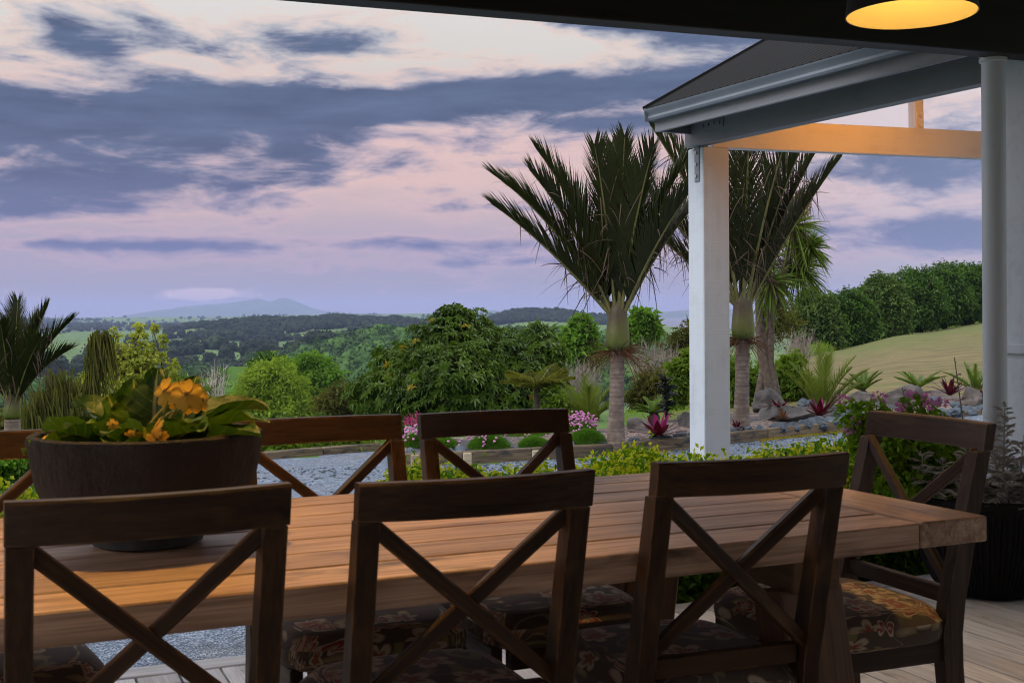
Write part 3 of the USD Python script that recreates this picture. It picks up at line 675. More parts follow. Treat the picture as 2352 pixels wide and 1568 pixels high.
porch = thing('porch', 'pale timber porch with dark corrugated roof, gutter and one white post', 'porch')
PW = .206
ang = math.radians(21.0); px_ = np.array([math.cos(ang), math.sin(ang), 0]); pcn = at(1629.5, 700, 8.18)
pcn = np.array([pcn[0], pcn[1], 0]) + np.array([.018, .12, 0])
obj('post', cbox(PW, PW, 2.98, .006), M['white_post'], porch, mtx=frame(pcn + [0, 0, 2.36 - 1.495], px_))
bar('front_beam', Q(-.34, -.045, 2.45), Q(2.45, -.045, 2.45), .09, .18, M['grey_paint'], porch, c=.004)
gb0, gb1 = on(1673.5, 340.3, 2.36), on(2257.5, 364.5, 2.36); gd = unit(gb1 - gb0); gn = np.array([-gd[1], gd[0], 0])
bar('tie_beam', gb0 - gd * .12 + gn * .04 + [0, 0, .102], gb1 + gd * 2.2 + gn * .04 + [0, 0, .102], .08, .204, M['white'], porch, c=.004)
# king post on the tie beam, with its strap and bolts
dk = (gb0 + (gb1 - gb0) * ((2112 - 1673.5) / (2257.5 - 1673.5)))
rk = on(2112, 361, 2.36)
bar('king_post', [rk[0] + gn[0] * .04, rk[1] + gn[1] * .04, 2.566], [rk[0] + gn[0] * .04, rk[1] + gn[1] * .04, 3.42], .085, .075, M['white'], porch, up=gd, c=.004)
bar('strap', [rk[0] - gn[0] * .006, rk[1] - gn[1] * .006, 2.42], [rk[0] - gn[0] * .006, rk[1] - gn[1] * .006, 2.70], .012, .062, M['white'], porch, up=gd, c=.002)
for zz in (2.45, 2.52, 2.59, 2.66): obj('bolt', tube([np.array([rk[0], rk[1], zz]) - gn * .028, np.array([rk[0], rk[1], zz]) - gn * .010], .012, 8), M['white'], porch)
# fascia, soffit, gutter
bar('fascia', Q(-.27, .27, 2.515), Q(2.45, .27, 2.515), .024, .15, M['grey_paint'], porch, c=.003)
bar('soffit', Q(-.25, .13, 2.535), Q(2.45, .13, 2.535), .25, .012, M['grey_paint'], porch, c=.002)
obj('fascia_end', cbox(.30, .024, .13, .003), M['grey_paint'], porch, mtx=frame(Q(-.275, .13, 2.51), pn))
prof = [(.283, 2.516), (.300, 2.513), (.330, 2.516), (.338, 2.530), (.334, 2.546), (.342, 2.566), (.356, 2.578), (.360, 2.590), (.350, 2.591), (.346, 2.584), (.328, 2.560), (.326, 2.530), (.290, 2.524), (.283, 2.60)]
gv = np.array([[Q(s, n, z) for n, z in prof] for s in (-.29, 1.2, 2.45)]); k = len(prof); gv = gv.reshape(-1, 3)
obj('gutter', (gv, quads([[a * k + b, (a + 1) * k + b, (a + 1) * k + (b + 1) % k, a * k + (b + 1) % k] for a in range(2) for b in range(k)])), M['gutter'], porch, smooth=35)
obj('gutter_end', cbox(.09, .010, .085, .002), M['gutter'], porch, mtx=frame(Q(-.29, .318, 2.553), pn))
# roof sheets: corrugations run down the slope
r0 = Q(-.36, .30, 2.60)
rr = ray(1790, 80); tt = ((Q(-.36, 0, 0) - EYE) @ pd_) / (rr @ pd_); rp = EYE + rr * tt
slope = (rp[2] - 2.60) / (.30 - (rp - PA) @ pn)
ridge = 2.3; s = np.arange(-.36, 2.5, .076 / 8); cor = .009 * np.sin(s * 2 * np.pi / .076)
lo = np.array([Q(a, .30, 2.607 + c) for a, c in zip(s, cor)]); hi = np.array([Q(a, .30 - ridge, 2.607 + slope * ridge + c) for a, c in zip(s, cor)])
n_ = len(s); v = np.vstack([lo, hi, lo - [0, 0, .012], hi - [0, 0, .012]]); i = np.arange(n_ - 1)
fq = np.vstack([np.stack([i, i + 1, n_ + i + 1, n_ + i], 1), np.stack([2 * n_ + i, 3 * n_ + i, 3 * n_ + i + 1, 2 * n_ + i + 1], 1), np.stack([i, 2 * n_ + i, 2 * n_ + i + 1, i + 1], 1), [[0, n_, 3 * n_, 2 * n_]]])
obj('roof_sheet', (v, quads(fq)), M['roof'], porch)
far_lo = np.array([Q(a, .30 - 2 * ridge, 2.607 + c) for a, c in zip(s, cor)]); hi2 = hi - pn * .004
v = np.vstack([hi2, far_lo]); obj('roof_sheet', (v, quads(np.stack([i, i + 1, n_ + i + 1, n_ + i], 1))), M['roof'], porch)
bar('barge_board', Q(-.372, .31, 2.605), Q(-.372, .30 - ridge, 2.605 + slope * ridge), .02, .045, M['roof'], porch, c=.003)
# bolted plates where beam and post meet, on the outer side
ppl = lambda x, y, d: at(x, y, d)
left_n = -px_; fl = pcn + left_n * (PW / 2)
for (zc, h, wd, off) in ((2.27, .30, .062, .03),):
    o = fl + left_n * .004 + np.array([0, 0, zc]) - np.array([-px_[1], px_[0], 0]) * off
    obj('plate', cbox(wd, .008, h, .002), M['grey_paint'], porch, mtx=frame(o, np.array([-px_[1], px_[0], 0])))
    for q in (-.11, -.03, .05): obj('bolt', tube([o + [0, 0, q], o + [0, 0, q] + left_n * .014], .012, 8), M['bolt'], porch)
o = Q(-.02, .005, 2.475); obj('plate', cbox(.26, .008, .055, .002), M['grey_paint'], porch, mtx=frame(o, pd_))
for q in (-.09, -.03, .03, .09): obj('bolt', tube([o + pd_ * q, o + pd_ * q + pn * .014], .012, 8), M['grey_paint'], porch)


# ---------------------------------------------------------------- lamps
def lamp(label, loc, power, r=.20, h=.42, spread=.32, group=None):
    t = thing('pendant_lamp', label, 'lamp', loc, group=group)
    z = np.linspace(0, 1, 10); out = [(r * (1 - .42 * a ** 1.3), h * a) for a in z]
    pr = out + [(.03, h + .02), (.012, h + .03), (.012, h + .05)]
    obj('shade', lathe(pr, 64), M['lamp_out'], t, smooth=40)
    inn = [(a - .004, b) for a, b in out[:-1]] + [(r * .56, h - .01), (.001, h - .008)]
    obj('shade_lining', lathe([(r, 0)] + inn, 64), M['lamp_in'], t, smooth=40)
    obj('cord', tube([(0, 0, h + .04), (0, 0, max(2.86 - loc[2], h + .1))], .008, 8), M['lamp_out'], t)
    l = UsdLux.SphereLight.Define(stage, str(t.GetPath()) + '/bulb'); l.CreateRadiusAttr(.035); l.CreateIntensityAttr(power); l.CreateColorAttr(Gf.Vec3f(1, .60, .17)); l.CreateNormalizeAttr(True)
    l.AddTranslateOp().Set(Gf.Vec3d(0, 0, spread))
    return t


lc = at(2093, 34, 3.75)
lamp('dark conical pendant lamp glowing amber, at the upper right under the beam', lc, 14.0, spread=.36)
pl = thing('porch_lamp', 'warm globe lamp under the porch roof, hidden behind the porch beam', 'lamp', gb0 + gd * 1.0 - gn * .9 + [0, 0, .39])
m_ = trimesh.creation.icosphere(3, .075); gl = G()
obj('globe', m_, gl.done('lamp_globe', gl.a('emission', 'emission', color=(1, .31, .008), strength=165.0)), pl, smooth=True)
obj('stem', tube([(0, 0, .07), (0, 0, .34)], .015, 8), M['lamp_out'], pl, smooth=40)

# ---------------------------------------------------------------- dining table
TZ = .76
NR = on(2271.3, 1185.5, TZ); TA = 24.6
tu = np.array([math.cos(math.radians(TA)), math.sin(math.radians(TA)), 0]); tv = np.array([-tu[1], tu[0], 0])


def T(u, v, z): p = NR + tu * u + tv * v; return np.array([p[0], p[1], z])


table = thing('dining_table', 'long brown plank-topped timber dining table with thick breadboard ends', 'table', (0, 0, 0))
TW, TL, TT, BW = .985, 2.85, .056, .197
rng = np.random.default_rng(3)
n_pl = 7; w = TW / n_pl
for k in range(n_pl):
    bar('plank', T(-TL + BW + .001, w * (k + .5), TZ - TT / 2 + rng.uniform(-.0012, .0004)), T(-BW - .0015, w * (k + .5), TZ - TT / 2 + rng.uniform(-.0012, .0004)), w - .006, TT, M['table'], table, c=.003)
for u in (-BW / 2, -TL + BW / 2):
    bar('breadboard_end', T(u, .0015, TZ - TT / 2 + .0008), T(u, TW - .0015, TZ - TT / 2 + .0008), BW - .003, TT + .001, M['table'], table, c=.004)
for u in (-.40, -TL + .40):
    bar('trestle_bar', T(u, .10, TZ - TT - .047), T(u, TW - .10, TZ - TT - .047), .13, .092, M['table_leg'], table, c=.004)
    for s, v0, v1 in ((0, .17, .045), (1, TW - .17, TW - .045)):
        bar('leg', T(u, v0, TZ - TT - .094), T(u, v1, .0), .105, .17, M['table_leg'], table, up=tu, c=.005)
    bar('trestle_foot', T(u, .02, .036), T(u, TW - .02, .036), .11, .07, M['table_leg'], table, c=.005)
bar('stretcher', T(-.36, TW / 2, .115), T(-TL + .36, TW / 2, .115), .09, .085, M['table_leg'], table, c=.004)


# ---------------------------------------------------------------- chairs
def fabric():
    g = G(); sp = g.a('separate_xyz', 'x', vector=g.obj()).split('.')[0]
    rnd = g.a('object_info', 'random')
    nq = g.a('separate_xyz', 'x', vector=g.a('texture_coordinate', 'normal')).split('.')[0]
    cx = g.m('add', g.m('subtract', sp + '.x', g.m('multiply', sp + '.z', nq + '.x')), g.m('multiply', rnd, 7.0)); cy = g.m('subtract', sp + '.y', g.m('multiply', sp + '.z', nq + '.y'))
    cy = g.m('add', cy, g.m('multiply', rnd, 3.0))
    v = g.a('combine_xyz', 'vector', x=cx, y=cy, z=0.0)
    wv = g.noise(v, 14.0, 2.0, .5, 'color')
    vw = g.a('vector_math', 'vector', math_type='multiply_add', vector1=g.a('vector_math', 'vector', math_type='subtract', vector1=wv, vector2=(.5, .5, .5)), vector2=(.022, .022, 0), vector3=v)
    base = g.ramp(g.noise(v, 260.0, 2.0), [(.3, (.078, .054, .040)), (.7, (.135, .098, .076))])
    col = base

    def motif(scale, petals, r0, deep, colors, col, thr, seed, elong=1.0, ring=None):
        sc = g.a('vector_math', 'vector', math_type='add', vector1=vw, vector2=(seed * 1.37, seed * .71, 0))
        nm = g.a('voronoi_texture', 'position', dimensions='2D', vector=sc, scale=scale, randomness=.75).split('.')[0]
        dv = g.a('vector_math', 'vector', math_type='subtract', vector1=sc, vector2=nm + '.position')
        cc = g.a('separate_xyz', 'x', vector=nm + '.color').split('.')[0]
        dv = g.a('vector_rotate', 'vector', rotate_type='z_axis', vector=dv, angle=g.m('multiply', cc + '.x', 6.28))
        q = g.a('separate_xyz', 'x', vector=dv).split('.')[0]
        x, y = q + '.x', g.m('multiply', q + '.y', elong)
        rad = g.m('sqrt', g.m('add', g.m('multiply', x, x), g.m('multiply', y, y)))
        th = g.m('arctan2', y, x)
        lobe = g.m('add', 1 - deep, g.m('multiply', g.m('absolute', g.m('cosine', g.m('multiply', th, petals / 2))), deep))
        rel = g.m('divide', rad, g.m('multiply', lobe, r0))
        on_ = g.m('multiply', g.m('less_than', rel, 1.0), g.m('greater_than', cc + '.y', thr))
        c = g.ramp(rel, colors)
        c = g.mixc(g.m('multiply', g.m('greater_than', cc + '.z', .6), .8), c, ring) if ring else c
        return g.mixc(g.m('multiply', on_, .88), col, c)
    vine = g.m('less_than', g.m('absolute', g.m('subtract', g.noise(vw, 7.0, 1.0, .4), .5)), .006)
    col = g.mixc(g.m('multiply', vine, .7), col, (.30, .24, .13))
    cream, tan, red, olive = (.58, .47, .33), (.42, .31, .17), (.32, .055, .040), (.24, .23, .08)
    col = motif(15.0, 2, .030, .15, [(0, tan), (.12, (.42, .32, .2)), (.2, tan), (1, (.2, .15, .08))], col, .35, 1, 2.6, olive)
    col = motif(9.5, 5, .044, .55, [(0, (.3, .2, .05)), (.25, red), (.55, (.36, .26, .16)), (.62, cream), (.85, cream), (1, (.22, .12, .07))], col, .30, 2)
    col = motif(8.0, 6, .038, .65, [(0, (.4, .3, .1)), (.3, cream), (.6, red), (.8, red), (.86, cream), (1, cream)], col, .45, 3)
    fine = g.noise(v, 900.0, 1.0)
    return g.done('floral_fabric', g.pbr(base_color=col, roughness=.85, sheen_weight=.15, normal=g.bump(fine, .15, .001), specular_ior_level=.2))


M['fabric'] = fabric()


def cushion(w, d, h, nx=18, ny=18):
    """an upholstered pad: flat below, domed above, soft rounded edges"""
    x = np.linspace(-1, 1, nx); X, Y = np.meshgrid(x, x, indexing='ij')
    sup = (np.abs(X) ** 5 + np.abs(Y) ** 5) ** (1 / 5); k = np.maximum(np.abs(X), np.abs(Y)); s = np.where(sup > 0, k / np.maximum(sup, 1e-6), 1)
    gx, gy = X * s, Y * s
    e = np.clip((k - .72) / .28, 0, 1)
    top = h * (.62 + .38 * np.sqrt(np.clip(1 - e ** 2.2, 0, 1))) * 1.0 + .012 * np.cos(gx * 1.45) * np.cos(gy * 1.45)
    out = 1 - .0 * e
    v = [np.stack([gx * out * w / 2, gy * out * d / 2, top], -1).reshape(-1, 3)]
    m = nx * ny; i, j = np.meshgrid(np.arange(nx - 1), np.arange(ny - 1), indexing='ij')
    f = [quads(np.stack([i * ny + j, (i + 1) * ny + j, (i + 1) * ny + j + 1, i * ny + j + 1], -1).reshape(-1, 4))]
    rim = np.concatenate([np.arange(ny), np.arange(1, nx) * ny + ny - 1, (nx - 1) * ny + np.arange(ny - 2, -1, -1), np.arange(nx - 2, 0, -1) * ny])
    V = v[0]; prev = rim
    for sc, zz in ((1.012, .40 * h), (1.0, .12 * h), (.955, 0)):
        b = V[rim] * [sc, sc, 0] + [0, 0, zz]; V = np.vstack([V, b]); cur = np.arange(len(V) - len(rim), len(V))
        q = np.stack([prev, np.roll(prev, -1), np.roll(cur, -1), cur], 1); f.append(quads(q)[:, ::-1]); prev = cur
    return V, np.vstack(f)


def chair(name, label, loc, rot, mat, w=.445, group='dining chairs round the table'):
    t = thing(name, label, 'chair', loc, rot, group)
    hw, st = w / 2, .038
    for s in (-1, 1):
        # rear leg and back stile in one curved piece
        zs = np.array([0, .20, .36, .44, .52, .66, .876]); ys = np.array([-.045, -.018, -.003, 0, -.012, -.045, -.098]); dep = np.array([.046, .052, .056, .058, .054, .048, .042])
        V = np.vstack([[[s * hw - (s > 0) * st, y - d / 2, z], [s * hw + (s < 0) * st, y - d / 2, z], [s * hw + (s < 0) * st, y + d / 2, z], [s * hw - (s > 0) * st, y + d / 2, z]] for z, y, d in zip(zs, ys, dep)])
        fq = [[a * 4 + b, a * 4 + (b + 1) % 4, a * 4 + 4 + (b + 1) % 4, a * 4 + 4 + b] for a in range(6) for b in range(4)] + [[0, 3, 2, 1], [24, 25, 26, 27]]
        obj('rear_leg', (V[:, [2, 0, 1]] * [1, 1, 1], quads(fq)), mat, t, smooth=30, mtx=np.array([[0, 0, 1, 0], [1, 0, 0, 0], [0, 1, 0, 0], [0, 0, 0, 1]], float))
        bar('front_leg', (s * (hw - .026), .40, 0), (s * (hw - .026), .40, .376), .046, .046, mat, t)
        bar('side_rail', (s * (hw - .024), .012, .402), (s * (hw - .024), .40, .402), .03, .056, mat, t)
        # crossed struts between the stiles
        zt, zb = .877, .545
        yy = lambda z: np.interp(z, zs, ys)
        off = .004 * s
        bar('cross_strut', (s * (hw - st * .62), yy(zt - .02) + off, zt - .004), (-s * (hw - st * .62), yy(zb) + off, zb),   .021, .027, mat, t, up=(0, -.28, .0) if 0 else None, c=.003)
    bar('front_rail', (-hw + .05, .402, .402), (hw - .05, .402, .402), .03, .056, mat, t)
    bar('back_rail', (-hw + .046, -.004, .402), (hw - .046, -.004, .402), .028, .056, mat, t)
    bar('lower_rail', (-hw + .046, -.012, .528), (hw - .046, -.012, .528), .024, .040, mat, t)
    # curved top rail
    n = 14; x = np.linspace(-hw - .002, hw + .002, n); bow = -.030 * (1 - (x / hw) ** 2)
    V = []
    for xx, b in zip(x, bow):
        for y, z in ((-.122, .879), (-.092, .877), (-.095, .9405), (-.099, .944), (-.123, .944), (-.127, .9405)): V.append([xx, y + b - (z - .86) * .12, z])
    V = np.array(V); fq = [[a * 6 + b, a * 6 + (b + 1) % 6, a * 6 + 6 + (b + 1) % 6, a * 6 + 6 + b] for a in range(n - 1) for b in range(6)]
    f = np.vstack([quads(fq), [[0, 2, 1], [0, 3, 2], [0, 4, 3], [0, 5, 4]], np.array([[0, 1, 2], [0, 2, 3], [0, 3, 4], [0, 4, 5]]) + (n - 1) * 6])
    obj('top_rail', (V, f[:, ::-1]), mat, t, smooth=25)
    V, f = cushion(w + .012, .462, .078); V = V + [0, .205, .424]
    obj('seat_cushion', (V, f), M['fabric'], t, smooth=50)
    return t


def place(l, r, z=.944):
    """where a chair stands whose back's top corners are seen at l and r (seen from behind: left, right)"""
    a, b = on(*l, z), on(*r, z); x = unit(b - a); y = np.array([-x[1], x[0], 0]); o = (a + b) / 2 + y * .118
    return (o[0], o[1], 0), math.degrees(math.atan2(x[1], x[0])), np.linalg.norm(b - a)


for l, r, flip, nm, lab, mt in (
        ((12, 1150), (661, 1107), 0, 'dining_chair', 'dark cross-back dining chair seen from behind, in front of the flower bowl', 'chair'),
        ((822, 1108), (1355, 1076), 0, 'dining_chair', 'dark cross-back dining chair seen from behind, middle of the near side of the table', 'chair'),
        ((1505, 1061), (1937, 1037), 0, 'dining_chair', 'dark cross-back dining chair seen from behind, beside the near right table leg', 'chair'),
        ((72, 988), (-268, 1006), 1, 'dining_chair', 'brown cross-back dining chair across the table, mostly hidden left of the flower bowl', 'chair'),
        ((898, 952), (565, 966), 1, 'dining_chair', 'brown cross-back dining chair across the table, half hidden right of the flower bowl', 'chair'),
        ((1299, 938), (963, 951), 1, 'dining_chair', 'brown cross-back dining chair across the table, in front of the pink thrift flowers', 'chair'),
        ((2281, 973.6), (1998.5, 942), 2, 'dining_chair', 'greyish weathered cross-back dining chair at the right end of the table by the black planter', 'grey_chair')):
    zt = .960 if l[0] == 12 else .944
    o, a, wd = place(l, r, zt)
    print(nm, o, round(a, 1), round(wd, 3))
    if zt != .944: o = (o[0], o[1], zt - .944)
    chair(nm, lab, o, a, M[mt], float(np.clip(wd, .40, .46)) if flip == 0 else .445)


# ---------------------------------------------------------------- flower bowl on the table
bc = on(342, 1272, TZ) + np.array([0, .115, 0]); BX, BY = bc[0] - .036, bc[1]
g = G(); o = g.obj(); n1 = g.noise(g.map(o, scale=(1, 1, .6)), 38.0, 6.0, .7); n2 = g.noise(o, 7.0, 4.0)
M['bowl'] = g.done('bowl_clay', g.pbr(base_color=g.ramp(n2, [(.3, (.014, .011, .011)), (.7, (.036, .029, .029))]), roughness=.8, normal=g.bump(g.m('add', n1, g.m('multiply', n2, .6)), 1.0, .02)))
bowl = thing('flower_bowl', 'wide rough dark clay bowl on a low foot, left on the table', 'bowl', (BX, BY, TZ + .002))
bp = [(r_ * .955, z_) for r_, z_ in [(.0, .030), (.106, .030), (.150, .038), (.186, .058), (.208, .088), (.222, .125), (.231, .165), (.236, .200), (.240, .212), (.238, .222), (.230, .226), (.221, .223), (.216, .21), (.212, .18), (.0, .18)]]
rip = lambda an, p: .0016 * (np.sin(an * 9 + 1)[None, :] + np.sin(an * 23 + p[:, 1][:, None] * 60)) * (p[:, :1] > .05)
obj('bowl_body', lathe(bp, 96, rip), M['bowl'], bowl, smooth=40)
obj('foot', lathe([(0, .0), (.100, .0), (.108, .004), (.110, .024), (.104, .032), (0, .032)], 64), plain_look('foot_clay', (.018, .018, .02), (.04, .04, .042), 30.0, .7, .3), bowl, smooth=40)
obj('soil', blob((.208, .208, .02), 4, 3, .25) and (lambda b: (b[0] + [0, 0, .178], b[1]))(blob((.208, .208, .022), 4, 3, .2, 3)), M['soil'], bowl, smooth=True)

g = G(); uvx = g.a('uvmap', 'UV', attribute='st'); sx = g.a('separate_xyz', 'x', vector=uvx).split('.')[0]
mid = g.m('absolute', g.m('subtract', sx + '.y', .5))
vein = g.m('less_than', g.m('absolute', g.m('subtract', g.m('fraction', g.m('add', g.m('multiply', sx + '.x', 8.0), g.m('multiply', mid, -3.0))), .5)), .05)
n = g.noise(g.obj(), 60.0, 4.0, .6); rnd = g.a('object_info', 'random')
c = g.ramp(g.m('add', g.m('multiply', n, .5), g.m('multiply', rnd, .5)), [(.2, (.018, .055, .005)), (.55, (.045, .115, .010)), (.9, (.10, .17, .015))])
c = g.mixc(g.m('multiply', vein, .35), c, (.22, .24, .05)); c = g.mixc(g.smooth(mid, .02, .05, .75, 0.0), c, (.36, .33, .10))
pb = g.pbr(base_color=c, roughness=.5, normal=g.bump(g.m('add', n, g.m('multiply', vein, .5)), .6, .004))
M['prim'] = g.done('primrose_leaf', g.a('mix_closure', 'closure', fac=.25, closure1=pb, closure2=g.a('translucent_bsdf', 'BSDF', color=g.mixc(1.0, c, (1.2, 1.2, .5), 'multiply'))))


def broad_leaf(o, az, lean, L, W, curl, roll, seed, n=14, m=9):
    rng = np.random.default_rng(seed); h = np.array([math.cos(az), math.sin(az), 0]); up = np.array([0, 0, 1.0]); side = np.cross(h, up)
    t = np.linspace(0, 1, n); ph = lean + curl * t; seg = L / (n - 1) * (np.sin(ph)[:, None] * h + np.cos(ph)[:, None] * up)
    mid = np.asarray(o) + np.vstack([np.zeros(3), np.cumsum(seg[:-1], 0)])
    T_ = unit(seg); N = np.cross(side[None] * np.ones_like(T_), T_)
    w = W * np.clip(np.sin(np.pi * np.clip(t * .98, 0, 1) ** 1.15), .0, 1) ** .75 * .5 + .007 * (1 - t)
    s = np.linspace(-1, 1, m); S, Tt = np.meshgrid(s, t)
    cr = (meshkit.noise(np.stack([S * 2.2, Tt * 7, S * 0 + seed], -1), seed) - .5)
    edge = 1 + .10 * np.sin(Tt * 52 + S * 2) * (np.abs(S) > .9)
    P = mid[:, None] + side * (S * w[:, None] * edge)[..., None] * math.cos(roll) + N[:, None] * ((S ** 2) * w[:, None] * math.sin(abs(roll)) * 1.0 + cr * .022 * np.abs(S) + cr * .004)[..., None]
    i, j = np.meshgrid(np.arange(n - 1), np.arange(m - 1), indexing='ij')
    f = quads(np.stack([i * m + j, i * m + j + 1, (i + 1) * m + j + 1, (i + 1) * m + j], -1).reshape(-1, 4))
    uv = np.stack([Tt, (S + 1) / 2], -1).reshape(-1, 2)
    return (P.reshape(-1, 3), f), uv


prim = thing('primrose_plant', 'orange-flowered primrose with broad crinkled leaves, growing in the clay bowl', 'plant', (BX, BY, TZ + .185))
LV = [  # azimuth deg (0 = right, 90 = away), lean deg, length, width, curl deg, root x, root y
    (178, 48, .23, .10, 62, -.03, -.02), (205, 62, .20, .10, 40, -.05, -.06), (160, 38, .21, .10, 40, -.05, .03), (232, 40, .15, .09, 60, -.06, -.08), (255, 30, .15, .085, 55, -.03, -.09),
    (118, 14, .235, .10, 6, -.035, .04), (80, 8, .265, .095, 4, .0, .03), (150, 12, .19, .10, 24, -.06, .02), (60, 16, .25, .10, 14, .05, .05), (285, 28, .17, .09, 52, .02, -.08),
    (4, 52, .26, .105, 48, .05, -.02), (-14, 60, .25, .10, 42, .06, -.05), (22, 40, .26, .10, 62, .05, .03), (318, 42, .17, .09, 55, .06, -.07), (40, 30, .22, .10, 45, .06, .06), (195, 76, .22, .08, 30, -.06, -.01),
    (340, 30, .20, .09, 70, .04, -.04), (100, 34, .20, .10, 45, -.01, .08), (130, 50, .2, .10, 50, -.06, .06), (268, 55, .13, .08, 50, .0, -.10), (220, 22, .14, .08, 45, -.07, -.03)]
for k, (a, ln, L, W, cu, rx, ry) in enumerate(LV):
    mh, uv = broad_leaf((rx * .9, ry * .9, 0), math.radians(a), math.radians(ln), L * (.84 if ln > 34 else .64), W * 1.08, math.radians(cu), .45, k + 1)
    usdkit.mesh(stage, path_of('leaf', prim), mh, M['prim'], smooth=True, uv=uv)


def primrose(o, N, r, parent, seed):
    N = unit(np.asarray(N, float)); a = unit(np.cross(N, [0.1, .2, 1.0])); b = np.cross(N, a); V, Fc = [], []
    rng = np.random.default_rng(seed)
    for k in range(5):
        c = k * 2 * np.pi / 5 + rng.uniform(-.08, .08); R = []
        for t in np.linspace(.12, 1, 6):
            for s in np.linspace(-1, 1, 5):
                wdt = .62 * math.sin(math.pi * min(1, t * .80) ** 1.0) ** .7 * (1 if t < .99 else .75); rad = t - .10 * (1 - abs(s)) * (t > .95)
                p = (a * math.cos(c) + b * math.sin(c)) * rad * r + (-a * math.sin(c) + b * math.cos(c)) * s * wdt * r * .62 + N * r * (.30 * (t - .3) ** 2 - .30 * t + .22 * (1 - t) + .06 * math.sin(3 * s + k))
                R.append(p)
        V.append(np.array(R) + o); i, j = np.meshgrid(np.arange(5), np.arange(4), indexing='ij')
        Fc.append(quads(np.stack([i * 5 + j, i * 5 + j + 1, (i + 1) * 5 + j + 1, (i + 1) * 5 + j], -1).reshape(-1, 4)))
    fl = obj('flower', join(list(zip(V, Fc))), M['petal'], parent, smooth=True)
    e = blob((.22 * r, .22 * r, .22 * r), seed, 1, .1); obj('flower_eye', (e[0] + o + N * r * .02, e[1]), M['petal_eye'], fl)
    return fl


for k, (px, py, dd, N, r) in enumerate([(388, 899, 2.34, (-.35, -1, .35), .036), (436, 906, 2.33, (.15, -1, .30), .038), (467, 918, 2.36, (.9, -.55, .1), .032), (448, 930, 2.38, (.4, -.7, -.3), .028),
                                        (410, 925, 2.40, (0, -.6, -.4), .028), (365, 985, 2.26, (-.85, -.5, .3), .030), (368, 1008, 2.25, (.2, -.8, -.4), .026), (313, 1000, 2.29, (0, -.5, -.8), .022), (108, 1016, 2.32, (-.2, -.6, .5), .022), (265, 974, 2.33, (.3, -.6, .2), .014)]):
    o = at(px - 6, py, dd) - np.array([BX, BY, TZ + .185]); fl = primrose(o, N, r * .86, prim, k + 2)
    root = np.array([.03 * math.cos(k), .03 * math.sin(k) - .03, -.01]); pts = np.array([root * (1 - t) + (o - unit(np.array(N, float)) * .012) * t + np.array([0, 0, .02]) * math.sin(math.pi * t) for t in np.linspace(0, 1, 8)])
    obj('flower_stem', tube(pts, .0032, 6), M['stem'], fl, smooth=40)
lamp('dark conical pendant lamp over the flower bowl, outside the view at the upper left', np.array([BX + .0, BY + .06, 2.02]), 22.0)

# ---------------------------------------------------------------- planting
def gz(x, y): return float(land(np.array([x]), np.array([y]))[0])


def shell(n, c, r, rng, lo=.62, hi=1.05, amp=.35, seed=0, fr=1.7):
    d = unit(rng.normal(size=(n, 3))); k = 1 + amp * (meshkit.fbm(d * fr + seed * 3.7 + 5, 3, seed) * 2 - 1)
    return np.asarray(c) + d * np.asarray(r) * (k * rng.uniform(lo ** 2, hi ** 2, n) ** .5)[:, None], d


def crown_of(blobs, d, rng, n, L, W, depth=.8, mode='leaf', droop=.25, inner=.25, seed=0, dens=1.0):
    """leaf mesh filling the crown whose lumps are given as (photo x, y, half width, half height) at distance d"""
    out = []; tot = sum(b[2] * b[3] for b in blobs)
    for q, b in enumerate(blobs):
        k = max(20, int(n * b[2] * b[3] / tot)); s = d / F
        c = at(b[0], b[1], d + (b[4] if len(b) > 4 else 0)); r = (b[2] * s, b[2] * s * depth, b[3] * s)
        if mode == 'rosette':
            m = k // 8; P, nn = shell(m, c, r, rng, .72, 1.08, .4, seed + q, 2.2)
            nn = unit(nn + [0, 0, .45] + rng.normal(0, .25, (m, 3)))
            P8 = np.repeat(P, 8, 0); N8 = np.repeat(nn, 8, 0); a = np.tile(np.arange(8) * 2.4, m) + np.repeat(rng.uniform(0, 6, m), 8)
            t1 = unit(np.cross(N8, [.3, .2, 1.0])); t2 = np.cross(N8, t1); out_ = t1 * np.cos(a)[:, None] + t2 * np.sin(a)[:, None]
            el = np.tile(np.linspace(.15, 1.1, 8), m)[:, None]
            out.append(leaves(P8, out_ * np.cos(el - .35) + N8 * np.sin(el - .35), L * rng.uniform(.7, 1.2, m * 8), W * rng.uniform(.8, 1.2, m * 8), rng, N=N8, droop=droop))
        else:
            # leaves gathered in sprays
            m = max(6, k // 14); P, nn = shell(m, c, r, rng, .55, 1.12, .55, seed + q, 2.6); kk = 14
            P = np.repeat(P, kk, 0) + rng.normal(size=(m * kk, 3)) * np.asarray(r).mean() * .11; nn = np.repeat(nn, kk, 0)
            D = unit(nn * .6 + rng.normal(0, .8, nn.shape) + [0, 0, .1]); N = unit(nn + [0, 0, .9] + rng.normal(0, .45, nn.shape))
            out.append(leaves(P, D, L * rng.lognormal(-.1, .38, len(P)), W * rng.lognormal(-.08, .32, len(P)), rng, N=N, droop=droop))
        if inner:
            m = int(k * inner); P, nn = shell(m, c, r, rng, .2, .75, .2, seed + q)
            out.append(leaves(P, rng.normal(size=(m, 3)), L * 1.8, W * 2.0, rng))
    return join(out)


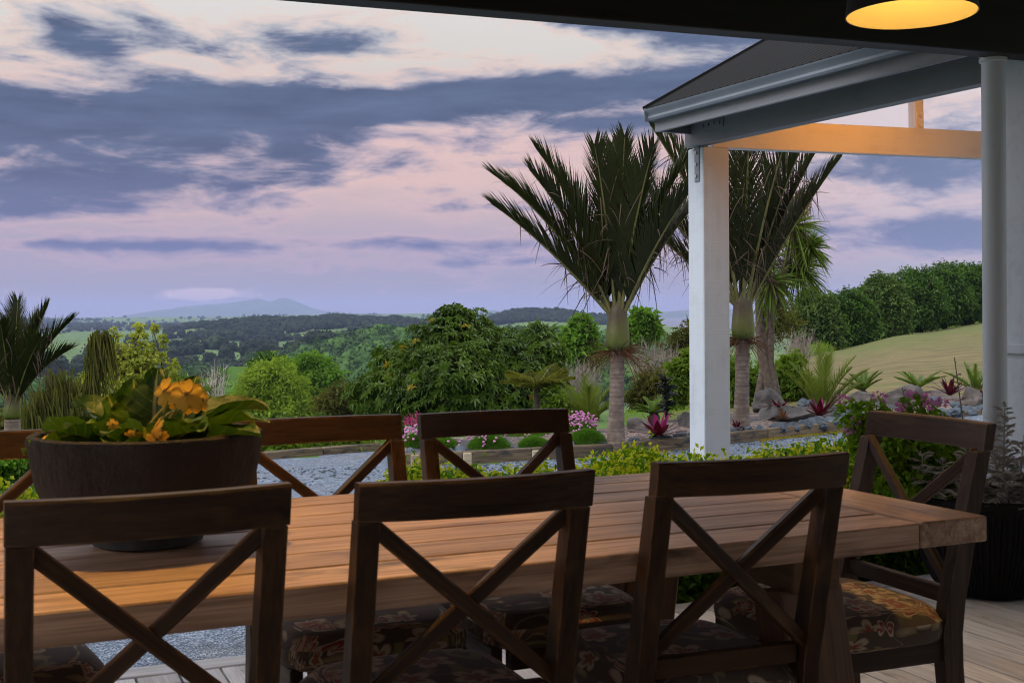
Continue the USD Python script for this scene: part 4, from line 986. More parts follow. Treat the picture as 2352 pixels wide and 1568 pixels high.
def limbs(base, blobs, d, r0, rng, split=.45, wob=.12):
    top = np.mean([at(b[0], b[1], d) for b in blobs], 0); fork = base * (1 - split) + top * split; fork[:2] = base[:2] * .7 + fork[:2] * .3
    parts = [tube([base - [0, 0, .3], base + (fork - base) * .5 + rng.normal(0, r0 * .3, 3), fork], [r0 * 1.25, r0, r0 * .85], 8)]
    for b in blobs:
        e = at(b[0], b[1] - b[3] * .35, d + (b[4] if len(b) > 4 else 0)); m1 = fork * .55 + e * .45 + rng.normal(0, wob * np.linalg.norm(e - fork), 3) * [1, 1, .4]
        parts.append(tube([fork, m1, e], [r0 * .65, r0 * .4, r0 * .12], 6))
        for _ in range(3):
            s_ = d / F; e2 = e + rng.normal(size=3) * [b[2] * s_ * .6, b[2] * s_ * .5, b[3] * s_ * .5]; parts.append(tube([m1, (m1 + e2) / 2 + rng.normal(0, .03 * d / 25, 3), e2], [r0 * .35, r0 * .2, r0 * .07], 5))
    return join(parts)


def tree(name, label, cat, blobs, d, base, mat, n=4000, L=.12, W=.05, trunk='bark', r0=.08, group=None, seed=1, **k):
    rng = np.random.default_rng(seed); bx = at(base[0], base[1], d); zg = gz(bx[0], bx[1]); b = np.array([bx[0], bx[1], min(zg, bx[2])])
    t = thing(name, label, cat, b, group=group)
    v, f = limbs(b.copy(), blobs, d, r0, rng); obj('trunk', (v - b, f), M[trunk], t, smooth=40)
    v, f = crown_of(blobs, d, rng, n, L, W, seed=seed, **k); obj('crown', (v - b, f), M[mat], t)
    return t


# the large glossy shrub left of the palms
t = tree('puka_shrub', 'large rounded dark green glossy-leaved shrub, standing in the middle behind the far chairs', 'shrub',
         [(1045, 790, 96, 66), (1046, 735, 46, 36), (945, 850, 92, 68, .6), (890, 910, 84, 56, -.3), (1155, 825, 94, 62, .3), (1222, 862, 80, 58), (1040, 880, 118, 84, -1.0), (1130, 915, 118, 58, -.6), (985, 925, 98, 50, -.8), (1255, 810, 44, 36)], 26.0, (1060, 985), 'puka', 26000, .15, .058, r0=.10, seed=3, mode='rosette', inner=.12, droop=.3)
rng = np.random.default_rng(77)
v, f = crown_of([(1040, 860, 190, 100, -.8)], 26.0, rng, 160, .13, .05, mode='rosette', inner=0); b = np.array(t.GetPath() and UsdGeom.Xformable(t).GetOrderedXformOps()[0].Get())
obj('yellowing_leaves', (v - b, f), M['puka_y'], t)
tree('willow_tree', 'round pale yellow-green tree on the slope, right of the primrose', 'tree', [(622, 890, 62, 56), (590, 925, 58, 42), (655, 930, 56, 44), (612, 862, 34, 28), (625, 945, 84, 30)], 62.0, (622, 975), 'willow', 20000, .24, .08, seed=5, depth=.9)
tree('poplar_tree', 'upright mid-green tree behind the pale round tree', 'tree', [(712, 852, 44, 36), (735, 880, 46, 44), (705, 905, 48, 48), (752, 915, 26, 28)], 72.0, (715, 960), 'mid_tree', 16000, .27, .11, seed=6)
tree('broadleaf_tree', 'small dark green tree top peeping over the pale round tree', 'tree', [(625, 838, 36, 20), (598, 850, 22, 18), (650, 850, 20, 16)], 88.0, (622, 930), 'dark_tree', 2500, .4, .17, seed=7)
tree('birch_tree', 'airy light green young tree with sparse leaves, left behind the flower bowl', 'tree',
     [(290, 838, 64, 44), (250, 830, 34, 26), (330, 850, 52, 50), (300, 890, 92, 56), (318, 782, 17, 42), (262, 765, 10, 26), (362, 800, 16, 26), (395, 852, 14, 34), (230, 880, 40, 40), (352, 760, 8, 14)], 30.0, (300, 1010), 'birch', 6200, .095, .07, r0=.05, seed=8, inner=.02, droop=.3)
tree('green_bush', 'bright green bush below the airy young tree, behind the flower bowl', 'shrub', [(410, 905, 60, 42), (450, 940, 50, 36), (330, 950, 80, 40)], 33.0, (420, 1000), 'shrub', 3000, .12, .07, seed=9, r0=.05)
tree('hill_tree', 'light green tree behind the left side of the nearest palm', 'tree', [(1335, 775, 36, 34), (1320, 812, 34, 34), (1352, 815, 32, 32), (1338, 745, 18, 20)], 55.0, (1335, 900), 'mid_tree', 4200, .26, .12, seed=10, r0=.07)
tree('hill_tree', 'light green leafy tree top right behind the crownshaft of the nearest palm', 'tree', [(1475, 735, 28, 28), (1462, 762, 32, 28), (1495, 760, 20, 22)], 58.0, (1470, 900), 'mid_tree', 3200, .26, .12, seed=11, r0=.07)
tree('pine_tree', 'dark conifer clump between the big shrub and the light green tree', 'tree', [(1235, 770, 26, 20), (1258, 782, 24, 18), (1282, 790, 16, 16), (1215, 780, 14, 18)], 70.0, (1250, 880), 'grey_tree', 2200, .4, .12, seed=12)
tree('golden_shrub', 'yellow-green shrub close left of the white porch post', 'shrub', [(1562, 862, 26, 44), (1555, 905, 24, 40), (1578, 830, 16, 30)], 24.5, (1562, 960), 'shrub', 2200, .10, .05, seed=13, r0=.03)
tree('brown_conifer', 'olive-brown feathery conifer behind the white porch post', 'tree', [(1560, 800, 34, 44), (1592, 770, 32, 44), (1620, 800, 40, 50), (1790, 730, 52, 58, 4)], 42.0, (1600, 900), 'rimu', 3600, .2, .04, seed=14)
tree('golden_shrub', 'bright green shrub behind the ringed trunk right of the porch post', 'shrub', [(1800, 880, 46, 50), (1835, 900, 34, 44), (1770, 905, 40, 40), (1700, 880, 40, 70), (1820, 835, 26, 26)], 24.0, (1800, 960), 'shrub', 5200, .10, .05, seed=15, r0=.04)

# the belt of trees along the top of the mown field
for k, (lab, bl, d, base, mat) in enumerate([
        ('dark green field-edge tree nearest the cabbage tree, its foot in shade', [(1868, 715, 40, 46), (1850, 755, 34, 40), (1890, 762, 40, 44), (1870, 790, 30, 26)], 66, (1868, 815), 'grey_tree'),
        ('rounded dark green field-edge tree, low on the slope, second from the cabbage tree', [(1950, 715, 46, 42), (1935, 755, 44, 40), (1975, 762, 40, 36)], 70, (1950, 800), 'dark_tree'),
        ('tall light-topped field-edge tree in the middle of the belt', [(2025, 668, 36, 34), (2005, 700, 44, 40), (2045, 712, 44, 42), (2035, 752, 44, 30)], 74, (2020, 785), 'grey_tree'),
        ('broad dense field-edge tree with a flat dark crown', [(2100, 660, 48, 40), (2085, 700, 50, 40), (2130, 705, 44, 40), (2100, 735, 46, 24)], 80, (2105, 768), 'dark_tree'),
        ('dense field-edge tree second from the downpipe', [(2165, 650, 42, 36), (2180, 690, 48, 40), (2160, 722, 40, 24)], 84, (2170, 750), 'dark_tree'),
        ('tallest field-edge tree, beside the downpipe', [(2225, 645, 40, 34), (2232, 685, 44, 40), (2220, 718, 40, 20)], 87, (2225, 742), 'dark_tree'),
        ('field-edge tree cut off by the corner post', [(2285, 650, 40, 40), (2290, 690, 44, 44)], 88, (2285, 738), 'dark_tree')]):
    tree('field_tree', lab, 'tree', bl, float(d), base, mat, 30000, .19, .11, seed=30 + k, r0=.16, group='trees along the top of the mown field')


def twigs(name, label, px, py_top, py_base, half, d, n, mat, seed, w=.010, cat='shrub'):
    rng = np.random.default_rng(seed); o = at(px, py_base, d); s = d / F; hgt = (py_base - py_top) * s
    t = thing(name, label, cat, o); P = np.column_stack([rng.uniform(-half, half, n) * s * .6, rng.normal(0, half * s * .3, n), rng.uniform(0, .15, n) * hgt])
    D = np.column_stack([rng.normal(0, .22, n), rng.normal(0, .2, n), np.ones(n)]); L = hgt * rng.uniform(.5, 1.02, n)
    st = straps(P, D, L, w * 1.6, rng, bend=-.02, seg=4, taper=.8)
    k = n * 9; i = rng.integers(0, n, k); tt = rng.uniform(.25, .98, k)
    P2 = P[i] + unit(D[i]) * (L[i] * tt)[:, None]; D2 = unit(D[i] + rng.normal(0, .55, (k, 3)))
    obj('stems', st, M[mat], t, kind='stuff'); obj('twigs', straps(P2, D2, hgt * rng.uniform(.08, .26, k), w * .75, rng, bend=.05, seg=2), M[mat], t, kind='stuff')


twigs('bare_shrub', 'leafless grey-brown shrub thicket behind the nearest palm trunk', 1505, 790, 925, 62, 32.0, 150, 'twig', 3)
twigs('bare_shrub', 'leafless grey shrub thicket left of the nearest palm trunk', 1335, 830, 930, 60, 33.0, 120, 'twig', 4)
twigs('bare_shrub', 'leafless lilac-grey shrub at the foot of the field-edge trees', 1832, 760, 850, 42, 38.0, 120, 'twig', 5)
twigs('bare_shrub', 'leafless shrub with pale white stems right of the primrose flowers', 492, 838, 940, 34, 34.0, 34, 'pale_twig', 6, .013)
twigs('bare_shrub', 'brownish dead shrub at the left of the pale round tree', 462, 860, 950, 40, 38.0, 90, 'husk', 7)
twigs('bare_shrub', 'thin pale dead branches hanging over the drooping conifer', 255, 905, 985, 55, 22.0, 18, 'pale_twig', 8)
tree('scrub', 'low brownish-green scrub on the bank left of the big shrub', 'shrub', [(800, 905, 50, 28), (765, 925, 52, 26), (835, 930, 40, 24), (775, 950, 60, 18)], 40.0, (800, 965), 'rimu', 2600, .16, .05, seed=61, r0=.04)


tree('scrub', 'tangled olive scrub on the bank just beyond the half-buried sleepers', 'shrub', [(600, 990, 60, 26), (680, 985, 60, 24), (760, 985, 50, 24), (540, 985, 50, 30)], 21.0, (660, 1012), 'grey_tree', 4200, .08, .035, seed=63, r0=.02)
tree('green_bush', 'bright green bush between the big glossy shrub and the tree fern, above the thrift', 'shrub', [(1290, 930, 40, 34), (1330, 950, 40, 28), (1260, 955, 34, 26)], 21.5, (1295, 985), 'shrub', 3000, .07, .04, seed=64, r0=.02)
tree('scrub', 'feathery brown-green scrub behind the black strap-leaved plant', 'shrub', [(1500, 890, 44, 44), (1545, 905, 34, 40), (1470, 915, 34, 34)], 27.0, (1500, 955), 'rimu', 3000, .12, .03, seed=65, r0=.02)


def weeping(name, label, d, base, tails, seed, mat='rimu'):
    """a conifer hung with drooping sprays: tails are arched branches (from, over, to, strand length) in photo points"""
    rng = np.random.default_rng(seed); o = at(*base, d); t = thing(name, label, 'tree', o); st, br = [], []
    for (a, b, c, ln, n, wd) in tails:
        A, B, C = at(*a, d), at(*b, d), at(*c, d); u = rng.random(n)[:, None]
        P = A * (1 - u) ** 2 + 2 * B * u * (1 - u) + C * u * u + rng.normal(size=(n, 3)) * wd * d / F
        D = np.column_stack([rng.normal(.12, .18, n), rng.normal(0, .18, n), -np.ones(n)])
        st.append(straps(P, D, ln * d / F * rng.uniform(.35, 1.1, n), .028, rng, bend=.1, seg=3, taper=.7))
        uu = np.linspace(0, 1, 8)[:, None]; br.append(tube(A * (1 - uu) ** 2 + 2 * B * uu * (1 - uu) + C * uu * uu, np.linspace(.05, .012, 8), 6))
    br.append(tube([o - [0, 0, 1.0], at(base[0], base[1] - 120, d)], [.09, .05], 7))
    v, f = join(st); obj('hanging_sprays', (v - o, f), M[mat], t); v, f = join(br); obj('branches', (v - o, f), M['bark'], t, smooth=40)


weeping('drooping_conifer', 'olive weeping conifer with hanging sprays, between the left palm and the flower bowl', 23.0, (150, 1000),
        [((215, 900), (190, 730), (252, 775), 115, 420, 6), ((190, 960), (140, 820), (110, 900), 110, 420, 16), ((170, 960), (175, 850), (232, 930), 110, 420, 16), ((150, 980), (90, 880), (62, 950), 100, 380, 16), ((180, 990), (230, 900), (285, 970), 90, 360, 16), ((150, 1000), (150, 890), (160, 960), 100, 360, 30)], 4)
tree('scrub', 'dark scrub filling the ground under the weeping conifer at the left', 'shrub', [(60, 985, 80, 36), (170, 1000, 90, 30), (260, 1000, 70, 26), (-40, 990, 80, 40)], 24.0, (120, 1030), 'rimu', 4200, .13, .04, seed=62, r0=.04)


# ---- palms
def palm(label, base, d, top_y, crown_y, frs, L, seed, trunk_w, shaft_w, wid=.84, lw=.026, n=140, skirt=True, dead=.6, z0=None, dead_n=420):
    rng = np.random.default_rng(seed); o = at(*base, d); s = d / F
    t = thing('palm_tree', label, 'palm tree', o); ht = (base[1] - crown_y) * s; lean = rng.normal(0, .01)
    # ringed trunk
    zb = (base[1] - top_y) * s; z = np.arange(-.25, zb, .012); ring = .0045 * np.abs(np.sin(z * np.pi / .062 + .6 * np.sin(z * 9)))
    r = trunk_w * .5 * (1 + .38 * np.exp(-np.clip(z, 0, 9) / .28)) + ring
    v, f = lathe(np.column_stack([r, z]), 26, lambda an, p: .004 * np.sin(an * 3 + p[:, 1][:, None] * 4)); v[:, 0] += .05 * np.sin(v[:, 2] * 1.1) * np.clip(v[:, 2], 0, 3) * .5
    obj('trunk', (v, f), M['palm_trunk'], t, smooth=40); xo = .05 * math.sin(zb * 1.1) * min(zb, 3) * .5
    # swollen crownshaft
    hs = ht - zb; zz = np.linspace(0, 1, 18)
    prof = shaft_w * .5 * np.interp(zz, [0, .05, .18, .34, .5, .62, .8, 1], [.72, .93, 1.0, .98, .90, .84, .80, .62])
    v, f = lathe(np.column_stack([np.append(np.append(.0, prof), 0), np.append(np.append(0, zz * hs), hs)]), 28, lambda an, p: .006 * np.sin(an * 2 + p[:, 1][:, None] * 5))
    # object space of the shaft runs 0..1 for its colouring
    obj('crownshaft', (v / [1, 1, hs], f), M['shaft'], t, smooth=40, mtx=[[1, 0, 0, 0], [0, 1, 0, 0], [0, 0, hs, 0], [xo, 0, zb - .01, 1]])
    c = np.array([xo, 0, ht - .10]); dd = []
    for (az, ln, k, cu) in frs:
        az = math.radians(az); st = c + np.array([math.cos(az), math.sin(az), 0]) * shaft_w * .22 + [0, 0, -.12]
        lv, rib, mid = frond(st, az, math.radians(ln), L * k, wid, n, rng, curve=math.radians(cu), ang=43, stiff=.13, fold=34, lw=lw, dead=dead)
        fr = obj('frond', lv, M['palm'], t); obj('midrib', rib, M['rib'], fr, smooth=40); dd.append(mid)
    if dead_n:   # withered leaflets hanging from the fronds
        m = dead_n; md = np.array(dd); i = rng.integers(0, len(dd), m); j = rng.integers(3, 12, m); P = md[i, j] * [.93, .93, 1] + c * [.07, .07, 0] + rng.normal(0, .05, (m, 3))
        D = np.column_stack([rng.normal(0, .6, (m, 2)), rng.uniform(-1.1, .25, m)])
        obj('withered_leaflets', straps(P, D, rng.uniform(.14, .42, m) * L / 2.0, .016, rng, bend=rng.uniform(.1, .7, m), seg=4, taper=.8), M['dead'], t, kind='stuff')
    if skirt:
        m = 170; a = rng.uniform(0, 2 * np.pi, m); el = rng.uniform(-.5, .7, m); D = np.column_stack([np.cos(a) * np.cos(el), np.sin(a) * np.cos(el), np.sin(el)])
        P = np.array([xo, 0, zb - .02]) + D * [1, 1, .2] * trunk_w * .5 + np.column_stack([np.zeros((m, 2)), rng.uniform(-.05, .03, m)])
        obj('old_flower_stalks', straps(P, D, rng.uniform(.22, .52, m), .010, rng, bend=rng.uniform(.25, .75, m), seg=6, taper=.7), M['husk'], t, kind='stuff')
    return t


palm('tall feather palm with dark upswept fronds, standing clear in the middle of the garden', (1415, 1013), 15.4, 803, 690,
     [(180, 30, 1.06, 26), (183, 16, 1.04, 22), (190, 42, .92, 14), (200, 24, .95, 20), (240, 10, .97, 14), (280, 6, 1.0, 6), (300, 14, .98, 14), (95, 5, 1.0, 10), (0, 16, .98, 18), (350, 24, .95, 16), (20, 30, .9, 20), (60, 18, .92, 16), (140, 20, .95, 18), (320, 28, .82, 16)], 2.28, 5, .175, .30, dead_n=300)
palm('tall feather palm just right of the white porch post, its fronds meeting the porch beam', (1703, 977), 17.4, 778, 672,
     [(180, 34, 1.0, 14), (186, 20, 1.06, 16), (176, 46, .82, 8), (215, 14, 1.02, 12), (150, 18, 1.04, 12), (270, 8, 1.0, 10), (300, 16, .96, 12), (90, 6, 1.2, 6), (0, 20, .98, 12), (-8, 28, .92, 10), (15, 15, 1.05, 12), (330, 16, .98, 12), (30, 34, .78, 8)], 2.75, 6, .19, .33, wid=.90, dead=.9, dead_n=620)
palm('small feather palm cut off by the left edge, above the chair left of the bowl', (28, 1030), 17.0, 960, 896,
     [(180, 20, 1.0, 20), (170, 38, .9, 14), (0, 24, 1.0, 26), (10, 12, 1.0, 14), (-12, 36, .8, 30), (60, 16, .95, 14), (90, 4, 1.02, 6), (120, 22, .95, 16), (240, 14, .95, 14), (280, 22, .9, 16), (320, 30, .85, 22)], 1.46, 7,   .19, .22, wid=.60, lw=.020, skirt=False, dead_n=260)


def small_palm(name, label, base, d, L, frs, seed, mat='palm_y', wid=.30, cat='palm'):
    rng = np.random.default_rng(seed); o = at(*base, d); t = thing(name, label, cat, o)
    for (az, ln, k, cu) in frs:
        lv, rib, mid = frond(np.zeros(3), math.radians(az), math.radians(ln), L * k, wid, 42, rng, curve=math.radians(cu), ang=52, stiff=.12, fold=28, lw=.014, start=.2)
        fr = obj('frond', lv, M[mat], t); obj('midrib', rib, M['rib'], fr, smooth=40)


small_palm('young_palm', 'young bushy feather palm left of the nearest palm trunk', (1350, 985), 17.6, .78, [(180, 18, 1, 30), (200, 34, .9, 30), (150, 28, .9, 26), (100, 8, 1.0, 14), (60, 24, .9, 26), (0, 22, 1, 30), (340, 36, .9, 30), (270, 16, .9, 26), (230, 40, .8, 30), (310, 44, .8, 30)], 3)
small_palm('young_palm', 'young golden-green feather palm in front of the mown field', (1888, 955), 20.2, 1.12, [(180, 14, 1, 24), (190, 34, .95, 26), (150, 22, .9, 26), (90, 4, 1.08, 10), (40, 10, 1.05, 16), (0, 20, 1, 26), (345, 34, .95, 26), (270, 12, .95, 20), (225, 30, .85, 26), (310, 26, .9, 26), (10, 46, .8, 20)], 4, wid=.36)


def cycad(label, base, d, L, n, seed):
    rng = np.random.default_rng(seed); o = at(*base, d); t = thing('cycad', label, 'cycad', o, group='cycads in the rock garden')
    obj('stump', blob((.09, .09, .10), seed, 2, .2), M['bark'], t)
    for k in range(n):
        lv, rib, mid = frond(np.array([0, 0, .05]), 2 * np.pi * k / n + rng.uniform(-.2, .2), rng.uniform(.45, 1.25), L * rng.uniform(.85, 1.1), .13, 26, rng, curve=.35, ang=58, stiff=.0, fold=30, lw=.020, start=.14)
        fr = obj('frond', lv, M['cycad'], t); obj('midrib', rib, M['rib'], fr, smooth=40)


cycad('cycad with a low rosette of stiff fronds, right of the young golden-green palm', (1982, 905), 23.5, .50, 15, 3)
cycad('cycad on top of the wide grey boulder, middle of the three by the field', (2108, 898), 24.0, .56, 15, 4)
cycad('cycad partly hidden by the downpipe', (2240, 905), 22.5, .62, 13, 5)
cycad('small cycad at the right of the nearest palm trunk, behind the large maroon plant', (1503, 960), 18.5, .36, 13, 6)

# ---- tree fern
rng = np.random.default_rng(9); d = 22.0; o = at(1232, 960, d); t = thing('tree_fern', 'golden-green tree fern spreading flat fronds in front of the big shrub', 'tree fern', o)
hh = (960 - 890) * d / F; obj('trunk', tube([(0, 0, -.2), (0.02, 0, hh)], [.07, .06], 10), M['bark'], t, smooth=40)
for k in range(15):
    az = 2 * np.pi * k / 15 + rng.uniform(-.15, .15); L = rng.uniform(.62, .98); h = np.array([math.cos(az), math.sin(az), 0]); side = np.array([-h[1], h[0], 0])
    lean = rng.uniform(.8, 1.3); lv, rib, mid = frond(np.array([0.02, 0, hh]), az, lean, L * 1.0, .02, 6, rng, curve=.55)
    P, D, LL = [], [], []
    for u in np.linspace(.15, .98, 22):
        p = np.array([np.interp(u * 13, np.arange(14), mid[:, c]) for c in range(3)])
        for s_ in (-1, 1):
            pl = .26 * math.sin(math.pi * min(1, u * .9 + .08)); dirn = unit(side * s_ + h * .45)
            for w_ in np.linspace(.1, 1, 9): P.append(p + dirn * pl * w_ + [0, 0, -.05 * w_ ** 2]); D.append(h + dirn * .3 + rng.normal(0, .2, 3)); LL.append(.055 * (1.1 - w_ * .6)); P.append(p + dirn * pl * w_ + [0, 0, -.05 * w_ ** 2]); D.append(-h + dirn * .5); LL.append(.05 * (1.1 - w_ * .6))
    fr = obj('frond', leaves(np.array(P), np.array(D), np.array(LL), .020, rng, N=np.tile([0, 0, 1.0], (len(P), 1)) + rng.normal(0, .3, (len(P), 3))), M['fern'], t); obj('midrib', rib, M['rib'], fr)

# ---- cabbage tree
rng = np.random.default_rng(12); d = 22.0; o = at(1770, 925, d); t = thing('cabbage_tree', 'cabbage tree with rough trunks and spiky leaf heads, right of the porch post', 'cabbage tree', o)
for a, b, c, r in (((1786, 925), (1768, 830), (1772, 660), .085), ((1772, 925), (1748, 800), (1742, 650), .10), ((1738, 930), (1752, 850), (1758, 770), .07), ((1748, 780), (1790, 700), (1818, 560), .06), ((1772, 690), (1800, 620), (1822, 500), .055)):
    p = np.array([at(*q, d) - o for q in (a, b, c)]); obj('trunk', tube([p[0], (p[0] + p[1]) / 2, p[1], (p[1] + p[2]) / 2, p[2]], [r * 1.15, r, r * .9, r * .8, r * .7], 12), M['bark'], t, smooth=40)
for (px, py, k, pan) in ((1822, 510, 1.0, 1), (1832, 608, 1.05, 1), (1770, 640, 1.0, 0), (1745, 600, .9, 0), (1860, 560, .7, 0)):
    c = at(px, py + 10, d + rng.uniform(-.3, .3)) - o; m = 190; D = unit(rng.normal(size=(m, 3)) + [0, 0, .12])
    hd = obj('leaf_head', straps(np.tile(c, (m, 1)) + D * .03, D, .66 * k * rng.uniform(.7, 1.1, m), .042, rng, bend=rng.uniform(.12, .6, m), seg=4, taper=.9), M['cabbage'], t)
    if pan:
        q = at(px + 14, py - 38, d) - o; m = 700; P, nn = shell(m, q, (.20, .18, .24), rng, .3, 1.05, .3)
        obj('flower_panicle', leaves(P, nn + rng.normal(0, .6, (m, 3)), .06, .032, rng), M['panicle'], hd)


# ---- rosettes: bromeliads and the black plant
def rosette(name, label, base, d, R, n, seed, mat='brom', heart=None, W=.085, bend=.35, group='maroon rosette plants in the rock garden', lo=.1, hi=1.2, cat='bromeliad'):
    rng = np.random.default_rng(seed); o = at(*base, d); o[2] = max(o[2], gz(o[0], o[1]) + .16); t = thing(name, label, cat, o, group=group)
    for k in range(n):
        el = lo + .12 + (hi - lo) * (k / max(1, n - 1)) ** 1.5; a = k * 2.4 + rng.uniform(-.2, .2)
        D = np.array([[math.cos(a) * math.cos(el), math.sin(a) * math.cos(el), math.sin(el)]]); N = np.array([[-math.cos(a) * math.sin(el), -math.sin(a) * math.sin(el), math.cos(el)]])
        s = straps(np.zeros((1, 3)) + D * [1, 1, 0] * R * .06, D, R * rng.uniform(.9, 1.15) * (1.25 - .35 * k / n), W * R / .38, rng, N=N, bend=bend * .45 * (1 - .5 * k / n), seg=6, prof=lambda q: (.75 + .5 * math.sin(math.pi * min(q * 1.05, 1)) ** .7) * max(0.03, (1 - q ** 4)))
        v, f = s; m = len(v) // 2; mid = (v[0::2] + v[1::2]) / 2 - N[0] * W * R * .5 * .5
        V = np.empty((m * 3, 3)); V[0::3], V[1::3], V[2::3] = v[0::2], mid, v[1::2]
        F_ = quads([[3 * i + b_, 3 * i + b_ + 1, 3 * i + b_ + 4, 3 * i + b_ + 3] for i in range(m - 1) for b_ in (0, 1)])
        obj('leaf', (V, F_), M[heart] if heart and k > n * (.7 if R > .35 else .88) else M[mat], t, smooth=True)


rosette('bromeliad', 'largest maroon rosette plant with a pink heart, right of the nearest palm trunk', (1512, 1000), 15.9, .36, 22, 3, heart='brom_in')
rosette('bromeliad', 'maroon rosette plant at the foot of the young golden-green palm', (1882, 962), 19.0, .34, 18, 4, heart='brom_in', lo=.3)
rosette('bromeliad', 'small maroon rosette plant between the boulder and the flat slab', (1790, 938), 18.6, .24, 14, 5, heart='brom_in', lo=.0, hi=.8)
rosette('bromeliad', 'spiky red-maroon rosette plant near the downpipe, in front of the rounded stone', (2182, 925), 22.0, .40, 18, 6, lo=.35, W=.06)
rosette('bromeliad', 'small maroon rosette plant at the foot of the second palm', (1692, 984), 17.0, .17, 14, 7, lo=.0)
rosette('bromeliad', 'small maroon rosette plant touching the downpipe', (2255, 938), 21.5, .19, 13, 8, lo=.1)
rosette('bromeliad', 'small brown-green rosette plant on the pebbles between the palm and the maroon one', (1798, 962), 18.2, .17, 13, 9, mat='husk', lo=.1)
rosette('bromeliad', 'small maroon rosette plant left of the chair back at the right', (2075, 955), 19.2, .16, 12, 10, lo=.1)
rng = np.random.default_rng(21); d = 18.0; o = at(1530, 965, d); t = thing('black_plant', 'upright plant with black strap leaves right of the nearest palm', 'plant', o)
obj('stem', tube([(0, 0, -.05), (.01, 0, .36), (-.02, 0, .62)], .02, 8), M['black_leaf'], t)
m = 120; zz = rng.uniform(.10, .62, m); a = rng.uniform(0, 6.28, m); el = rng.uniform(.0, 1.1, m)
obj('leaves', straps(np.column_stack([np.zeros(m), np.zeros(m), zz]), np.column_stack([np.cos(a) * np.cos(el), np.sin(a) * np.cos(el), np.sin(el)]), rng.uniform(.14, .26, m), .034, rng, bend=rng.uniform(.1, .6, m), seg=4), M['black_leaf'], t)

# ---------------------------------------------------------------- the rock garden: bed, timber edging, stones, flowers
def bed():
    e = EDGE; xs = np.linspace(e[0, 0] - .02, e[-1, 0], 90); ys = np.interp(xs, e[:, 0], e[:, 1]); t = np.array([.03, .3, .8, 1.4, 2.0, 2.6, 3.2, 3.8])
    wd = np.interp(xs, [e[0, 0], e[4, 0], e[6, 0], e[-1, 0]], [.55, .75, 1.0, 1.15]); V = []
    for x, y, w_ in zip(xs, ys, wd):
        for q, h in zip(t, (.115, .125, .15, .19, .20, .16, .07, -.12)):
            yy = y + q * w_; V.append([x, yy, (GZ + h) if q < 3 else gz(x, yy) + h - .02])
    V = np.array(V); V[:, 2] += .03 * (meshkit.fbm(V * 1.7, 3, 3) - .5); n = len(t); i, j = np.meshgrid(np.arange(89), np.arange(n - 1), indexing='ij')
    obj('garden_bed', (V, quads(np.stack([i * n + j, (i + 1) * n + j, (i + 1) * n + j + 1, i * n + j + 1], -1).reshape(-1, 4))), M['mulch'], smooth=True, kind='structure')


bed()
BZ = GZ + .14
nodes = [(898, 1073), (1063, 1066), (1221, 1057), (1405, 1047), (1590, 1028.5), (1760, 1009), (1968, 986.5), (2120, 973), (2290, 958)]
lab = ['short mossy timber sleeper at the left end of the flower bed edging', 'weathered timber sleeper below the first pink flower mounds', 'weathered timber sleeper between the last wooden peg and the nearest palm',
       'timber sleeper in front of the nearest palm and the largest maroon plant', 'timber sleeper passing behind the white porch post', 'dark-topped timber sleeper along the blue stones right of the porch post', 'timber sleeper behind the pink pelargonium', 'pale timber sleeper between the right chair back and the downpipe']
for a, b, l in zip(nodes[:-1], nodes[1:], lab):
    p, q = on(*a, GZ), on(*b, GZ); u_ = unit(q - p)
    obj('garden_sleeper', cbox(np.linalg.norm(q - p) - .012, .10, .20, .012), M['sleeper'], mtx=frame((p + q) / 2 + [0, .05, .055], u_), label=l, cat='sleeper')
for a, b, l in (((360, 1077), (604, 1056), 'half-buried timber sleeper at the back of the gravel, behind the flower bowl'), ((604, 1056), (738, 1045), 'half-buried dark timber sleeper at the back of the gravel, right of the flower bowl'), ((738, 1045), (872, 1034), 'half-buried timber sleeper at the back of the gravel, above the half-hidden chair')):
    p, q = on(*a, GZ), on(*b, GZ); obj('garden_sleeper', cbox(np.linalg.norm(q - p) - .015, .10, .20, .012), M['sleeper'], mtx=frame((p + q) / 2 + [0, .05, .0], unit(q - p)), label=l, cat='sleeper')
for (px, py, h), l in zip(((954, 1083, .20), (1074, 1078, .20), (1232, 1068, .18)), ('pale wooden peg left of the chair rail, holding the timber edging', 'pale wooden peg holding the edging, middle of the three', 'pale wooden peg right of the chair strut, holding the timber edging')):
    p = on(px, py, GZ); v, f = cbox(.10, .055, h + .12, .01); obj('edging_peg', (v, f), M['stake'], mtx=frame(p + [0, -.015, (h - .12) / 2 - .0], (1, .15, 0)), label=l, cat='peg')


def stone(name, px, py, w, h, d, seed, mat, label, group=None, cat='rock'):
    s = d / F; v, f = blob((w * s * .5, w * s * .42, h * s * .62), seed, 3, .55, 1.15); k = np.round(v / (w * s) * 5 + seed) ; v = v + .035 * w * s * (meshkit.noise(v / (w * s) * 7 + seed, seed) - .5)[:, None]
    # flatten a few faces so that it reads as broken stone
    rng = np.random.default_rng(seed)
    for _ in range(7):
        n = unit(rng.normal(size=3) + [0, -.2, .3]); lim = np.quantile(v @ n, .86); dd = np.maximum(v @ n - lim, 0); v = v - dd[:, None] * n * .9
    o = at(px, py, d); t = obj(name, (v, f), mat, smooth=28, mtx=frame(o, (math.cos(seed), math.sin(seed), 0)) if mat is M['rock'] else frame(o, (1, 0, 0)), label=label, cat=cat, group=group)
    return t


